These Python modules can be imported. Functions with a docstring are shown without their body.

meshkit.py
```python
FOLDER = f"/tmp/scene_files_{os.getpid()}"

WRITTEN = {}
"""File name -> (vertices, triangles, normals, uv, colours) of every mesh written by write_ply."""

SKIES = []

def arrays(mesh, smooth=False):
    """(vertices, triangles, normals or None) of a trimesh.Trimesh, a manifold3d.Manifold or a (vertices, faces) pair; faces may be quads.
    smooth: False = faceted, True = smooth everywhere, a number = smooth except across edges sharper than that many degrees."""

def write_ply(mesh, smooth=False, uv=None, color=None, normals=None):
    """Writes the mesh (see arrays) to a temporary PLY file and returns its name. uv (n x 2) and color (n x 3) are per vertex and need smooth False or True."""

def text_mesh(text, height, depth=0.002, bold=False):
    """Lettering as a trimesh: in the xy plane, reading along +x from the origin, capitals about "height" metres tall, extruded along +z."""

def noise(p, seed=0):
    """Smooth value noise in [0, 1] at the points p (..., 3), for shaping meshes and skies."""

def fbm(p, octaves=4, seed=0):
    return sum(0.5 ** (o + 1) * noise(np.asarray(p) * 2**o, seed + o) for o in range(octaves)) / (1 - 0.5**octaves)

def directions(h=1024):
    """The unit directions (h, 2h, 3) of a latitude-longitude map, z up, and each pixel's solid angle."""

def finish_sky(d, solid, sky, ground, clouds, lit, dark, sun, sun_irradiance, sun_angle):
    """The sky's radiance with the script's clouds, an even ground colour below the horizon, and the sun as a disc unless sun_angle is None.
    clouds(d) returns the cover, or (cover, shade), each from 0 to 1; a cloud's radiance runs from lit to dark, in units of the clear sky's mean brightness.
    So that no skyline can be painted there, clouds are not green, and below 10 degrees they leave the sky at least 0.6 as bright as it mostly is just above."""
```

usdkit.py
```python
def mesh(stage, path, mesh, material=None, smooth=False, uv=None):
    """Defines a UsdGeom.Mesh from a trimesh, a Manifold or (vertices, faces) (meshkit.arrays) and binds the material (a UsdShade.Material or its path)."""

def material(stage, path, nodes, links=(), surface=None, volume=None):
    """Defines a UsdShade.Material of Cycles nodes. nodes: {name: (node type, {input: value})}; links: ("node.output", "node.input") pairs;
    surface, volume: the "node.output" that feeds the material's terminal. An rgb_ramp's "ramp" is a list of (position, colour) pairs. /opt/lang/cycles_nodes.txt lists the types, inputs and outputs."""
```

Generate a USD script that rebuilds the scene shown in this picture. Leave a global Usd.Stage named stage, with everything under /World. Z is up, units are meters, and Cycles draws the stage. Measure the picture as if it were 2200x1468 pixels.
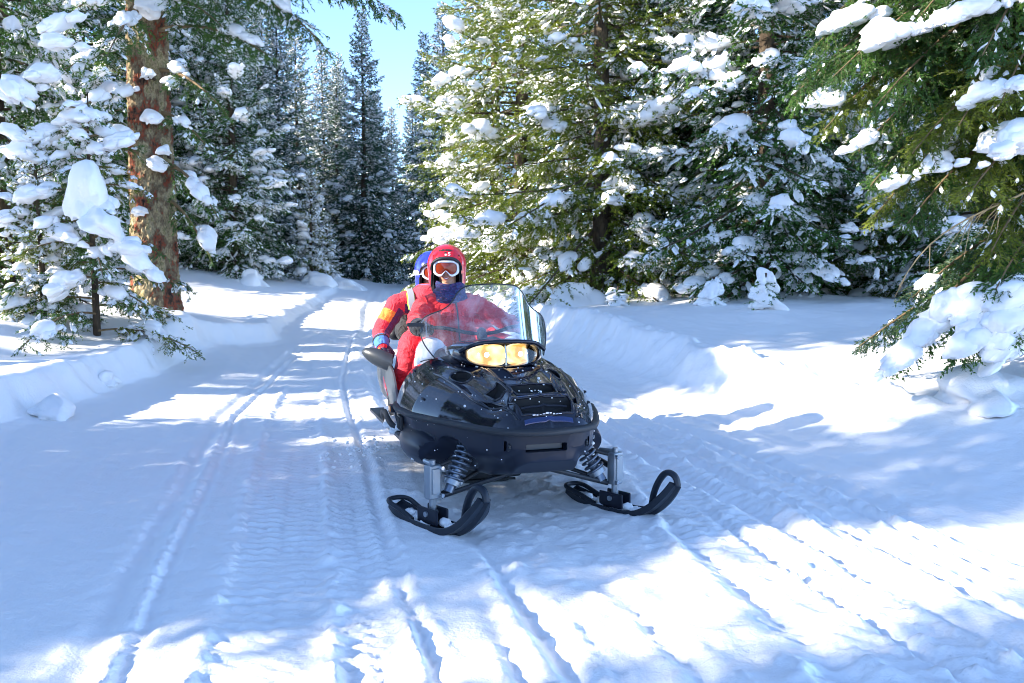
import math, numpy as np, trimesh, manifold3d, usdkit, meshkit
from pxr import Usd, UsdGeom, UsdLux, UsdShade, Gf, Sdf

stage = Usd.Stage.CreateInMemory()
UsdGeom.SetStageUpAxis(stage, 'Z'); UsdGeom.SetStageMetersPerUnit(stage, 1.0)
UsdGeom.Xform.Define(stage, '/World'); UsdGeom.Scope.Define(stage, '/World/Looks')

# ------------------------------------------------------------------ camera, sky, sun, exposure
CAM_H, FX, PITCH = 1.25, 1833.0, math.atan(137 / 1833.0)          # FX in pixels of the 2200 wide photograph
EXPOSURE = 2.05
SUN_AZ, SUN_EL = math.atan2(-0.936, -0.35), math.radians(23)
SUN_I, SKY_S = 0.92, 0.15
cam = UsdGeom.Camera.Define(stage, '/World/camera')
cam.AddTranslateOp().Set(Gf.Vec3d(0, 0, CAM_H)); cam.AddRotateXOp().Set(90 - math.degrees(PITCH))
cam.CreateHorizontalApertureAttr(36.0); cam.CreateVerticalApertureAttr(36.0 * 683 / 1024); cam.CreateFocalLengthAttr(36.0 * FX / 2200)
cam.CreateClippingRangeAttr(Gf.Vec2f(0.05, 5000)); cam.CreateExposureAttr(EXPOSURE)

dome = UsdLux.DomeLight.Define(stage, '/World/sky')
sky_m = usdkit.material(stage, '/World/Looks/sky_light', {
    'sky': ('sky_texture', {'sky_type': 'single_scattering', 'sun_disc': False, 'sun_elevation': SUN_EL, 'sun_rotation': SUN_AZ, 'air_density': 0.85, 'altitude': 2900.0, 'aerosol_density': 0.3, 'ozone_density': 2.3}),
    'tc': ('texture_coordinate', {}), 'map': ('mapping', {'scale': (1.0, 1.0, 2.4)}), 'no': ('noise_texture', {'scale': 3.2, 'detail': 6.0, 'roughness': 0.6, 'distortion': 0.5}),
    'cr': ('rgb_ramp', {'ramp': [(0.0, (0, 0, 0)), (0.6, (0, 0, 0)), (0.85, (0.2, 0.2, 0.2)), (1.0, (0.4, 0.4, 0.4))]}),
    'mx': ('mix', {'color2': (5.0, 5.2, 5.6)}),
    'bg': ('background_shader', {'strength': SKY_S})},
    [('tc.generated', 'map.vector'), ('map.vector', 'no.vector'), ('no.fac', 'cr.fac'), ('cr.color', 'mx.fac'), ('sky.color', 'mx.color1'), ('mx.color', 'bg.color')], surface='bg.background')
UsdShade.MaterialBindingAPI.Apply(dome.GetPrim()).Bind(sky_m)
dome.GetPrim().SetCustomDataByKey('kind', 'structure')
sun = UsdLux.DistantLight.Define(stage, '/World/sun')
sun.CreateIntensityAttr(SUN_I); sun.CreateAngleAttr(0.5); sun.CreateColorAttr(Gf.Vec3f(1.0, 0.93, 0.83)); sun.CreateNormalizeAttr(True)
sun.AddRotateZOp().Set(-math.degrees(SUN_AZ)); sun.AddRotateXOp().Set(-(90 - math.degrees(SUN_EL)))

# ------------------------------------------------------------------ helpers
_used = {}
def numbered(parent, name):
    k = (parent, name); n = _used.get(k, 0); _used[k] = n + 1
    return f'{parent}/{name}' if n == 0 else f'{parent}/{name}_{n:03d}'
def tag(p, label=None, category=None, group=None, kind=None):
    p = p.GetPrim() if hasattr(p, 'GetPrim') else p
    for k, x in (('label', label), ('category', category), ('group', group), ('kind', kind)):
        if x: p.SetCustomDataByKey(k, x)
    return p
def place(x, loc=(0, 0, 0), rz=0.0, s=1.0):
    x = UsdGeom.Xformable(x)
    x.AddTranslateOp().Set(Gf.Vec3d(*map(float, loc)))
    if rz: x.AddRotateZOp().Set(math.degrees(rz))
    if s != 1.0: x.AddScaleOp().Set(Gf.Vec3f(s, s, s) if np.ndim(s) == 0 else Gf.Vec3f(*map(float, s)))
def thing(name, label, category, loc=(0, 0, 0), rz=0.0, s=1.0, group=None):
    x = UsdGeom.Xform.Define(stage, numbered('/World', name)); place(x, loc, rz, s)
    return tag(x, label, category, group)
def obj(name, mesh, mat, parent=None, smooth=False, label=None, kind=None, uv=None):
    pp = '/World' if parent is None else str(parent.GetPath())
    m = usdkit.mesh(stage, numbered(pp, name), mesh, mat, smooth=smooth, uv=uv)
    return tag(m.GetPrim(), label, kind=kind)
def dup(root, name, label, category, loc, rz=0.0, s=1.0, group=None):
    x = UsdGeom.Xform.Define(stage, numbered('/World', name)); p = x.GetPrim()
    p.GetReferences().AddInternalReference(root.GetPath()); p.SetInstanceable(True)
    x.ClearXformOpOrder()
    t = x.AddTranslateOp(UsdGeom.XformOp.PrecisionDouble, 'here'); t.Set(Gf.Vec3d(*map(float, loc)))
    r = x.AddRotateZOp(UsdGeom.XformOp.PrecisionFloat, 'here'); r.Set(math.degrees(rz))
    c = x.AddScaleOp(UsdGeom.XformOp.PrecisionFloat, 'here'); c.Set(Gf.Vec3f(s, s, s) if np.ndim(s) == 0 else Gf.Vec3f(*map(float, s)))
    return tag(p, label, category, group)
def ray(px, py):
    a, b = (px - 1100) / FX, (734 - py) / FX
    c, s = math.cos(PITCH), math.sin(PITCH)
    return np.array([a, c + b * s, -s + b * c])
def at(px, py, y=None, z=None):
    r = ray(px, py)
    t = y / r[1] if y is not None else (z - CAM_H) / r[2]
    return np.array([0, 0, CAM_H]) + t * r
def proj(p):
    p = np.atleast_2d(p) - [0, 0, CAM_H]; c, s = math.cos(PITCH), math.sin(PITCH)
    f, u = p[:, 1] * c - p[:, 2] * s, p[:, 1] * s + p[:, 2] * c
    return np.stack([1100 + FX * p[:, 0] / f, 734 - FX * u / f], 1)
def nrm(v): return v / np.maximum(np.linalg.norm(v, axis=-1, keepdims=True), 1e-9)
def sstep(a, b, x):
    t = np.clip((x - a) / (b - a), 0, 1); return t * t * (3 - 2 * t)
def fb(x, y, s, o=3, seed=0):
    return meshkit.fbm(np.stack([np.asarray(x) * s, np.asarray(y) * s, np.zeros_like(np.asarray(x, float))], -1), o, seed) - 0.5

# ------------------------------------------------------------------ materials
def mat(name, nodes, links, surface): return usdkit.material(stage, '/World/Looks/' + name, nodes, links, surface=surface)
def plain(name, color, rough=0.5, metallic=0.0, bump=None, **kw):
    n = {'p': ('principled_bsdf', {'base_color': color, 'roughness': rough, 'metallic': metallic, **kw})}; l = []
    if bump:
        n['g'] = ('geometry', {}); n['no'] = ('noise_texture', {'scale': bump[0], 'detail': 4.0}); n['b'] = ('bump', {'strength': bump[1], 'distance': bump[2]})
        l = [('g.position', 'no.vector'), ('no.fac', 'b.height'), ('b.normal', 'p.normal')]
    return mat(name, n, l, 'p.BSDF')
M = {}
M['snow'] = mat('snow', {
    'g': ('geometry', {}), 'n1': ('noise_texture', {'scale': 55.0, 'detail': 6.0, 'roughness': 0.7}), 'n2': ('noise_texture', {'scale': 9.0, 'detail': 5.0, 'roughness': 0.6}),
    'b1': ('bump', {'strength': 0.55, 'distance': 0.012}), 'b2': ('bump', {'strength': 0.35, 'distance': 0.03}),
    'p': ('principled_bsdf', {'base_color': (0.86, 0.845, 0.835), 'roughness': 0.55, 'specular_ior_level': 0.25})},
    [('g.position', 'n1.vector'), ('g.position', 'n2.vector'), ('n1.fac', 'b1.height'), ('n2.fac', 'b2.height'), ('b2.normal', 'b1.normal'), ('b1.normal', 'p.normal')], 'p.BSDF')
M['tree_snow'] = mat('tree_snow', {
    'g': ('geometry', {}), 'n1': ('noise_texture', {'scale': 30.0, 'detail': 4.0, 'roughness': 0.6}), 'b1': ('bump', {'strength': 0.3, 'distance': 0.02}),
    'p': ('principled_bsdf', {'base_color': (0.86, 0.845, 0.835), 'roughness': 0.6, 'specular_ior_level': 0.2})},
    [('g.position', 'n1.vector'), ('n1.fac', 'b1.height'), ('b1.normal', 'p.normal')], 'p.BSDF')
def needle_mat(name, c1, c2, c3, tr=0.42):
    return mat(name, {
        'g': ('geometry', {}), 'n': ('noise_texture', {'scale': 2.3, 'detail': 3.0}), 'r': ('rgb_ramp', {'ramp': [(0.25, c1), (0.5, c2), (0.75, c3)]}),
        'w': ('math', {'math_type': 'multiply_add', 'value2': 0.35, 'value3': -0.17}), 'a': ('math', {'math_type': 'add'}),
        'p': ('principled_bsdf', {'roughness': 0.5, 'specular_ior_level': 0.4}), 't': ('translucent_bsdf', {}), 'tc': ('mix', {'mix_type': 'multiply', 'fac': 1.0, 'color2': (1.7, 1.7, 1.2)}), 'm': ('mix_closure', {'fac': tr})},
        [('g.position', 'n.vector'), ('g.random_per_island', 'w.value1'), ('w.value', 'a.value1'), ('n.fac', 'a.value2'), ('a.value', 'r.fac'),
         ('r.color', 'p.base_color'), ('r.color', 'tc.color1'), ('tc.color', 't.color'), ('p.BSDF', 'm.closure1'), ('t.BSDF', 'm.closure2')], 'm.closure')
M['needles_green'] = needle_mat('needles_green', (0.036, 0.09, 0.02), (0.075, 0.165, 0.03), (0.15, 0.23, 0.04))
M['needles_olive'] = needle_mat('needles_olive', (0.085, 0.125, 0.017), (0.18, 0.21, 0.025), (0.29, 0.285, 0.033))
M['needles_blue'] = needle_mat('needles_blue', (0.025, 0.065, 0.04), (0.05, 0.11, 0.055), (0.09, 0.15, 0.06))
def bark_mat(name, ramp, sc=7.0, stretch=0.35):
    return mat(name, {
        'g': ('geometry', {}), 'mp': ('mapping', {'scale': (1, 1, stretch)}), 'v': ('voronoi_texture', {'scale': sc * 4, 'feature': 'f1'}), 'n': ('noise_texture', {'scale': sc, 'detail': 6.0, 'roughness': 0.65}),
        'r': ('rgb_ramp', {'ramp': ramp}), 'b': ('bump', {'strength': 0.9, 'distance': 0.02}), 'p': ('principled_bsdf', {'roughness': 0.9, 'specular_ior_level': 0.15})},
        [('g.position', 'mp.vector'), ('mp.vector', 'v.vector'), ('mp.vector', 'n.vector'), ('n.fac', 'r.fac'), ('v.distance', 'b.height'), ('r.color', 'p.base_color'), ('b.normal', 'p.normal')], 'p.BSDF')
M['bark'] = bark_mat('bark', [(0.3, (0.03, 0.022, 0.015)), (0.5, (0.075, 0.055, 0.038)), (0.7, (0.14, 0.11, 0.07))])
M['old_bark'] = bark_mat('old_bark', [(0.34, (0.03, 0.022, 0.018)), (0.40, (0.10, 0.055, 0.035)), (0.435, (0.27, 0.06, 0.03)), (0.46, (0.12, 0.08, 0.05)), (0.51, (0.20, 0.15, 0.09)), (0.56, (0.36, 0.29, 0.17)), (0.60, (0.16, 0.14, 0.06)), (0.66, (0.42, 0.36, 0.22))], 4.5, 0.6)
M['green_twig'] = plain('green_twig', (0.07, 0.075, 0.025), 0.8)
M['dry_twig'] = plain('dry_twig', (0.36, 0.25, 0.12), 0.8)
M['twig_wood'] = plain('twig_wood', (0.16, 0.105, 0.05), 0.85)

# ------------------------------------------------------------------ ground: one sheet of snow, split into trail and fields
def road_z(y): return np.interp(y, [-100, 9, 14, 20, 27, 34, 45, 80, 300], [0, 0, 0.13, 0.42, 0.78, 0.98, 1.15, 1.3, 2.5])
def xL(y): return np.interp(y, [-60, 0, 4, 7, 10, 12.5, 13.9, 16, 22, 28, 40, 60, 120, 300], [-3.9, -3.9, -3.95, -4.05, -4.2, -4.35, -3.8, -4.3, -4.9, -5.5, -8.5, -16, -50, -150])
def xR(y): return np.interp(y, [-60, 0, 3, 5, 6.5, 8.8, 11.2, 14, 17, 22, 28, 40, 60, 120, 300], [5.5, 4.6, 3.7, 3.15, 2.6, 1.75, 1.0, 0.35, -0.3, -1.3, -2.6, -5.6, -13, -47, -147])
GROOVES = [  # polyline (x, y), half width, depth
    ([(-1.0, 1.0), (-1.45, 3.0), (-2.0, 5.1), (-2.62, 7.6), (-3.05, 10.5), (-3.5, 14), (-4.0, 19)], 0.05, 0.020),
    ([(-0.86, 1.0), (-1.31, 3.0), (-1.86, 5.1), (-2.48, 7.6), (-2.92, 10.5), (-3.4, 14), (-3.9, 19)], 0.032, 0.018),
    ([(0.2, 1.2), (-0.22, 2.63), (-0.41, 3.26), (-0.81, 4.95), (-1.3, 7.0), (-2.0, 10), (-3.0, 16)], 0.03, 0.03),
    ([(0.65, 1.2), (0.22, 2.6), (-0.12, 3.9), (-0.33, 4.5)], 0.045, 0.045),
    ([(1.35, 1.2), (1.08, 2.6), (0.8, 4.4), (0.7, 4.8)], 0.05, 0.03),
    ([(0.95, 1.2), (0.62, 2.6), (0.25, 4.0)], 0.05, 0.03),
    ([(1.9, 1.2), (1.75, 2.6), (1.35, 4.4), (0.75, 6.6), (0.1, 9), (-0.9, 13)], 0.06, 0.04),
    ([(2.7, 1.2), (2.45, 3.0), (1.95, 5.0), (1.35, 7.2), (0.7, 9.4), (-0.6, 13.6)], 0.07, 0.035),
    ([(3.3, 1.2), (3.0, 3.0), (2.35, 5.5), (1.6, 7.8), (0.9, 9.8)], 0.05, 0.025),
    ([(1.62, 1.2), (1.42, 2.6), (1.1, 4.2), (0.95, 5.2)], 0.030, 0.032),
    ([(2.15, 1.2), (2.0, 2.6), (1.6, 4.4), (1.0, 6.6), (0.4, 9)], 0.030, 0.030),
    ([(2.45, 1.2), (2.22, 3.0), (1.75, 5.0), (1.15, 7.2)], 0.030, 0.028),
    ([(-0.15, 1.2), (-0.52, 2.7), (-0.75, 3.6)], 0.03, 0.03),
    ([(0.42, 1.2), (0.05, 2.6), (-0.22, 3.7)], 0.03, 0.03),
    ([(-0.9, 7.0), (-1.6, 10), (-2.6, 15), (-3.6, 21), (-4.4, 28)], 0.08, 0.035),
    ([(-0.3, 8.0), (-1.1, 11), (-2.0, 16), (-3.1, 22), (-4.0, 28)], 0.08, 0.035),
    ([(0.2, 8.0), (-0.6, 11), (-1.5, 16), (-2.7, 22), (-3.8, 28)], 0.07, 0.03)]
BANDS = [  # centre polyline, half width: the ribbed print of a rubber track
    ([(-0.55, 1.2), (-0.785, 2.66), (-1.5, 5.69), (-2.0, 7.8), (-2.6, 11)], 0.21),
    ([(-0.1, 1.2), (-0.44, 2.66), (-0.98, 5.06), (-1.3, 6.6)], 0.13),
    ([(1.45, 1.5), (1.15, 3.5), (1.02, 6.3), (0.5, 8.6)], 0.33)]
def road_detail(x, y):
    z = np.zeros_like(x)
    wob = 0.05 * fb(x, y, 0.6, 2, 3)
    for pl, w, dep in GROOVES:
        px, py = zip(*pl); c = np.interp(y, py, px) + wob
        m = sstep(py[0] - .3, py[0] + .3, y) * (1 - sstep(py[-1] - 1.5, py[-1], y)); d = (x - c) / w
        z += m * dep * (-np.exp(-d * d) + 0.35 * np.exp(-((np.abs(d) - 1.9) / 0.7) ** 2) * (1 + 3.0 * fb(x, y, 16, 2, 5)))
    for pl, w in BANDS:
        px, py = zip(*pl); c = np.interp(y, py, px); sl = (px[-1] - px[0]) / (py[-1] - py[0])
        t = (x - c); m = (1 - sstep(w * 0.9, w * 1.08, np.abs(t))) * (1 - sstep(py[-1] - 2, py[-1], y))
        s = y + 0.22 * t + 0.012 * fb(x, y, 7, 2, 8)
        col = np.sin(t / w * 7.0)
        rip = (2 * sstep(-0.55, 0.25, np.sin(s * 2 * math.pi / 0.085 + 1.2 * np.sign(col))) - 1) * (0.65 + 0.35 * np.abs(col)) * (0.75 + 1.3 * fb(x, y, 4, 2, 9))
        z += m * (-0.012 + 0.0075 * rip + 0.012 * fb(x, y, 24, 3, 15)) + 0.02 * np.exp(-((np.abs(t) - w * 1.15) / 0.045) ** 2) * (0.6 + 2 * fb(x, y, 14, 2, 17)) * (1 - sstep(py[-1] - 2, py[-1], y))
    # crumbs and clods thrown up in the middle of the trail
    c = -0.22 * (y - 5); t = x - c
    rough = sstep(-1.0, -0.2, t) * (1 - sstep(2.4, 3.3, t)) * (1 - 0.7 * sstep(5, 9, y))
    n = fb(x, y, 16, 3, 21)
    z += rough * (0.05 * np.clip(n, 0.02, 1) + 0.03 * fb(x, y, 5, 2, 24)) + 0.012 * fb(x, y, 9, 3, 22) + 0.022 * fb(x + 0.22 * y, y * 0.10, 3.0, 3, 23) + 0.016 * fb(x + 0.215 * y, y * 0.03, 9.0, 2, 27) * (0.5 + 1.2 * (fb(x, y, 0.5, 2, 28) + 0.5))
    for (ax, ay, bx, by) in SKI_LINES:                                # loose snow pushed up beside the skis
        dx, dy = bx - ax, by - ay; L2 = dx * dx + dy * dy; s = np.clip(((x - ax) * dx + (y - ay) * dy) / L2, 0, 1); dd = np.hypot(x - ax - s * dx, y - ay - s * dy)
        z += 0.038 * np.exp(-((dd - 0.10) / 0.040) ** 2) * (0.55 + 1.6 * fb(x, y, 13, 3, 61)) * (s < 0.8)
    return z
SKI_LINES = [(-0.66, 4.80, -0.20, 4.12), (0.30, 5.11, 0.77, 4.42)]
def gz(x, y, fine=False):
    x, y = np.asarray(x, float), np.asarray(y, float)
    jag = 0.22 * fb(x, y, 1.1, 3, 31)
    sl = xL(y) - x + jag + 0.10 * fb(x, y, 4, 2, 32); sr = x - xR(y) + jag + 0.16 * fb(x, y, 4.5, 3, 33)
    z = road_z(y)
    near = 1 - sstep(5.0, 8.0, y)                                    # the right hand bank is a long smooth slope close to the camera
    wR = 0.42 + 0.7 * near
    hL = np.interp(y, [-20, 4, 7, 9, 12, 14.5, 17, 25, 60], [0.2, 0.32, 0.34, 0.34, 0.34, 0.28, 0.14, 0.12, 0.3])
    hR = np.interp(y, [-20, 5, 7, 8.5, 12, 14, 16, 22, 40], [0.14, 0.17, 0.22, 0.36, 0.52, 0.54, 0.40, 0.2, 0.2])
    L = 0.07 * sstep(-1.5, 0.0, sl) + hL * (0.12 * sstep(-.2, .05, sl) + 0.88 * sstep(0.0, 0.20, sl)) + 0.03 * np.exp(-((sl - .27) / .12) ** 2) + 0.13 * np.clip(sl - 0.8, 0, 5) * (1 - 0.5 * sstep(17, 25, y))
    R = 0.05 * sstep(-1.0, 0.0, sr) + hR * (0.2 * sstep(-.3, .1, sr) + 0.8 * sstep(0.0, 1.0, sr / wR)) + 0.07 * np.exp(-((sr - wR - .05) / .16) ** 2) * (1 - near) + 0.03 * np.clip(sr - 1.2, 0, 9)
    off = np.maximum(sstep(.1, .8, sl), sstep(.1, .8, sr))
    z = z + L + R
    z = z + off * (0.16 * fb(x, y, 0.35, 3, 41) + 0.09 * fb(x, y, 1.3, 3, 42))
    lump = np.exp(-((sl - .5) / .3) ** 2) + np.exp(-((sr - wR - .15) / .3) ** 2)
    z = z + lump * (0.20 * np.clip(fb(x, y, 2.6, 3, 44), 0, 1) + 0.09 * np.clip(fb(x, y, 8, 2, 45), -.1, 1))
    for cx, cy, rr, h in MOUNDS: z = z + h * np.exp(-((x - cx) ** 2 + (y - cy) ** 2) / rr ** 2)
    far = np.maximum(0, np.hypot(x, y - 20) - 60); z = z + 0.06 * far
    if fine:
        on = (1 - sstep(-.9, -.2, sl)) * (1 - sstep(-.9, -.1, sr / (1 + near)))
        z = z + on * road_detail(x, y) + (1 - on) * 0.02 * fb(x, y, 7, 3, 46)
    return z
MOUNDS = [(-5.2, 11.7, 1.0, 0.36), (-6.2, 10.2, 1.0, 0.18), (4.55, 16.0, 1.6, 0.2), (2.3, 17.3, 1.3, 0.18), (5.9, 7.6, 1.0, 0.25), (3.2, 12.2, 1.5, 0.12), (-10, 25, 3, .5), (-6.5, 30, 2.5, .3)]
def spaced(a, fine, grow, far):
    out = [a]; st = fine
    while out[-1] < far: st *= grow; out.append(out[-1] + st)
    return np.array(out)
gx = np.concatenate([-spaced(3.3, 0.024, 1.05, 400)[::-1], np.arange(-3.3, 3.3, 0.0245)[1:], spaced(3.3, 0.024, 1.05, 400)])
gy = np.concatenate([-spaced(-1.9, 0.03, 1.12, 200)[::-1][:-1], np.arange(1.9, 4.2, 0.0165), spaced(4.2, 0.0165, 1.0046, 500)])
X, Y = np.meshgrid(gx, gy)
Z = gz(X, Y, True)
V = np.stack([X, Y, Z], -1).reshape(-1, 3)
nx, ny = len(gx), len(gy)
i = (np.arange(ny - 1)[:, None] * nx + np.arange(nx - 1)[None]).ravel()
quads = np.stack([i, i + 1, i + nx + 1, i + nx], 1)
gu, gv = np.gradient(Z, gx, axis=1), np.gradient(Z, gy, axis=0)
NRM = nrm(np.stack([-gu, -gv, np.ones_like(Z)], -1)).reshape(-1, 3)
cxy = V[quads].mean(1)
def ground_piece(name, mask):
    q = quads[mask]; ids, inv = np.unique(q, return_inverse=True); q = inv.reshape(-1, 4)
    f = np.vstack([q[:, [0, 1, 2]], q[:, [0, 2, 3]]])
    p = obj(name, (V[ids], f), M['snow'], kind='structure')
    g = UsdGeom.Mesh(p); g.CreateNormalsAttr([Gf.Vec3f(*map(float, n)) for n in NRM[ids]]); g.SetNormalsInterpolation('vertex')
onroad = (cxy[:, 0] > xL(cxy[:, 1])) & (cxy[:, 0] < xR(cxy[:, 1]))
ground_piece('snow_trail', onroad)
left = cxy[:, 0] <= xL(cxy[:, 1])
ground_piece('snow_field', ~onroad & left)
ground_piece('snow_field', ~onroad & ~left)
def gpt(px, d):
    x = (px - 1100) / FX * d * 1.0
    return np.array([x, d, float(gz(x, d))])

# ------------------------------------------------------------------ trees
def tube(P, r, k=6, cap=True):
    P = np.asarray(P, float); n = len(P); r = np.broadcast_to(r, n)
    T = nrm(np.gradient(P, axis=0)); ref = np.array([0, 0, 1.0]) if abs(T[:, 2]).mean() < 0.8 else np.array([1.0, 0, 0])
    A = nrm(np.cross(T, ref)); B = np.cross(T, A); a = np.arange(k) * 2 * math.pi / k
    v = (P[:, None] + r[:, None, None] * (np.cos(a)[None, :, None] * A[:, None] + np.sin(a)[None, :, None] * B[:, None])).reshape(-1, 3)
    i, j = np.meshgrid(np.arange(n - 1), np.arange(k), indexing='ij'); a0 = i * k + j; a1 = i * k + (j + 1) % k
    f = np.stack([a0, a1, a1 + k, a0 + k], -1).reshape(-1, 4); f = np.vstack([f[:, [0, 1, 2]], f[:, [0, 2, 3]]])[:, ::-1]
    if cap:
        v = np.vstack([v, P[:1], P[-1:]]); c0, c1 = n * k, n * k + 1; jj = np.arange(k)
        f = np.vstack([f, np.stack([np.full(k, c0), jj, (jj + 1) % k], 1)[:, ::-1][:, [0, 1, 2]], np.stack([np.full(k, c1), (n - 1) * k + (jj + 1) % k, (n - 1) * k + jj], 1)[:, ::-1]])
    return v, f
def tubes(P, r, k=3):                    # P (m, n, 3), r (m, n): many tubes at once
    m, n, _ = P.shape; T = nrm(np.gradient(P, axis=1)); A = nrm(np.cross(T, np.array([0.13, 0.27, 0.95]))); B = np.cross(T, A); a = np.arange(k) * 2 * math.pi / k
    v = P[:, :, None] + r[:, :, None, None] * (np.cos(a)[:, None] * A[:, :, None] + np.sin(a)[:, None] * B[:, :, None])
    i, j = np.meshgrid(np.arange(n - 1), np.arange(k), indexing='ij'); a0 = (i * k + j).ravel(); a1 = (i * k + (j + 1) % k).ravel()
    f = np.vstack([np.stack([a0, a1 + k, a1], 1), np.stack([a0, a0 + k, a1 + k], 1)])
    F = (np.arange(m)[:, None, None] * n * k + f[None]).reshape(-1, 3)
    return v.reshape(-1, 3), F
def join(parts):
    parts = [(np.asarray(v), np.asarray(f)) for v, f in parts if len(v)]
    o = np.cumsum([0] + [len(v) for v, f in parts[:-1]])
    return np.vstack([v for v, f in parts]), np.vstack([f + k for (v, f), k in zip(parts, o)])
ICO = {k: trimesh.creation.icosphere(k) for k in (1, 2, 3)}
def clumps(rng, pos, tang, size, flat=0.5, sub=2, droop=0.5):
    """lumps of snow draped along the boughs, each of several uneven lobes: pos, tang (n, 3), size (n,)"""
    n = len(pos); m = 6; S, F = ICO[max(1, sub - 1)].vertices, ICO[max(1, sub - 1)].faces
    up = np.array([0, 0, 1.0]); t = nrm(tang); side = nrm(np.cross(up, t)); w = nrm(np.cross(t, side))
    la = rng.normal(0, 0.62, (n, m)); lb = rng.normal(0, 0.34, (n, m)); la[:, 0] = 0; lb[:, 0] = 0
    lr = rng.uniform(0.34, 0.62, (n, m)) * (1 - 0.25 * np.abs(la)).clip(0.4, 1); lr[:, 0] = 0.66
    lz = -0.55 * lb ** 2 - 0.10 * la ** 2 + rng.normal(0, 0.05, (n, m)) + 0.12 * (lr - 0.4)
    off = rng.uniform(0, 100, (n, m, 1, 3)); q = S[None, None] * (1 + 1.1 * (meshkit.fbm(S[None, None] * 1.7 + off, 3, 5) - 0.5)[..., None]) * lr[:, :, None, None]
    z = np.where(q[..., 2] < 0, q[..., 2] * 0.55, q[..., 2] * 0.85) + lz[..., None]
    x = q[..., 0] * 1.25 + la[..., None]; y = q[..., 1] + lb[..., None]; k = size[:, None, None, None]
    v = pos[:, None, None] + k * (t[:, None, None] * x[..., None] + side[:, None, None] * y[..., None] + w[:, None, None] * z[..., None])
    nv = len(S); FF = np.vstack([F + q_ * nv for q_ in range(m)])
    return [(v[i].reshape(-1, 3), FF) for i in range(n)]
def lump(c, size, yaw=0.0, pitch=0.0, seed=0, n=11, res=0.035, rough=1.0):
    """one large irregular mass of snow sagging at its sides"""
    rg = np.random.default_rng(seed); S, F = ICO[3].vertices, ICO[3].faces; o = rg.uniform(0, 80, 3)
    r = np.ones(len(S))
    for km, am, nw in ((2.0, 0.15, 5), (3.8, 0.10, 6), (7.0, 0.045, 8), (13.0, 0.016, 10)):
        for _ in range(nw): r = r + rough * am * np.sin(S @ (nrm(rg.normal(size=3)) * km * rg.uniform(0.75, 1.3)) + rg.uniform(0, 6.28))
    r = np.maximum(r, 0.5 + 0.3 * (r - 0.5)); q = S * r[:, None]; side = np.hypot(q[:, 0], q[:, 1]); low = q[:, 2] < 0
    q[:, 2] = q[:, 2] * np.where(low, 0.75, 1.0) - 0.30 * min(1.0, 0.5 * (size[0] + size[1]) / size[2] * 0.55) * side ** 2 + np.where(low, 0.25 * (meshkit.noise(S * 4 + o, seed) - 0.5), 0)
    q = q * np.array(size)
    R = trimesh.transformations.rotation_matrix(yaw, [0, 0, 1])[:3, :3] @ trimesh.transformations.rotation_matrix(pitch, [0, 1, 0])[:3, :3]
    return q @ R.T + np.asarray(c), F
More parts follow.
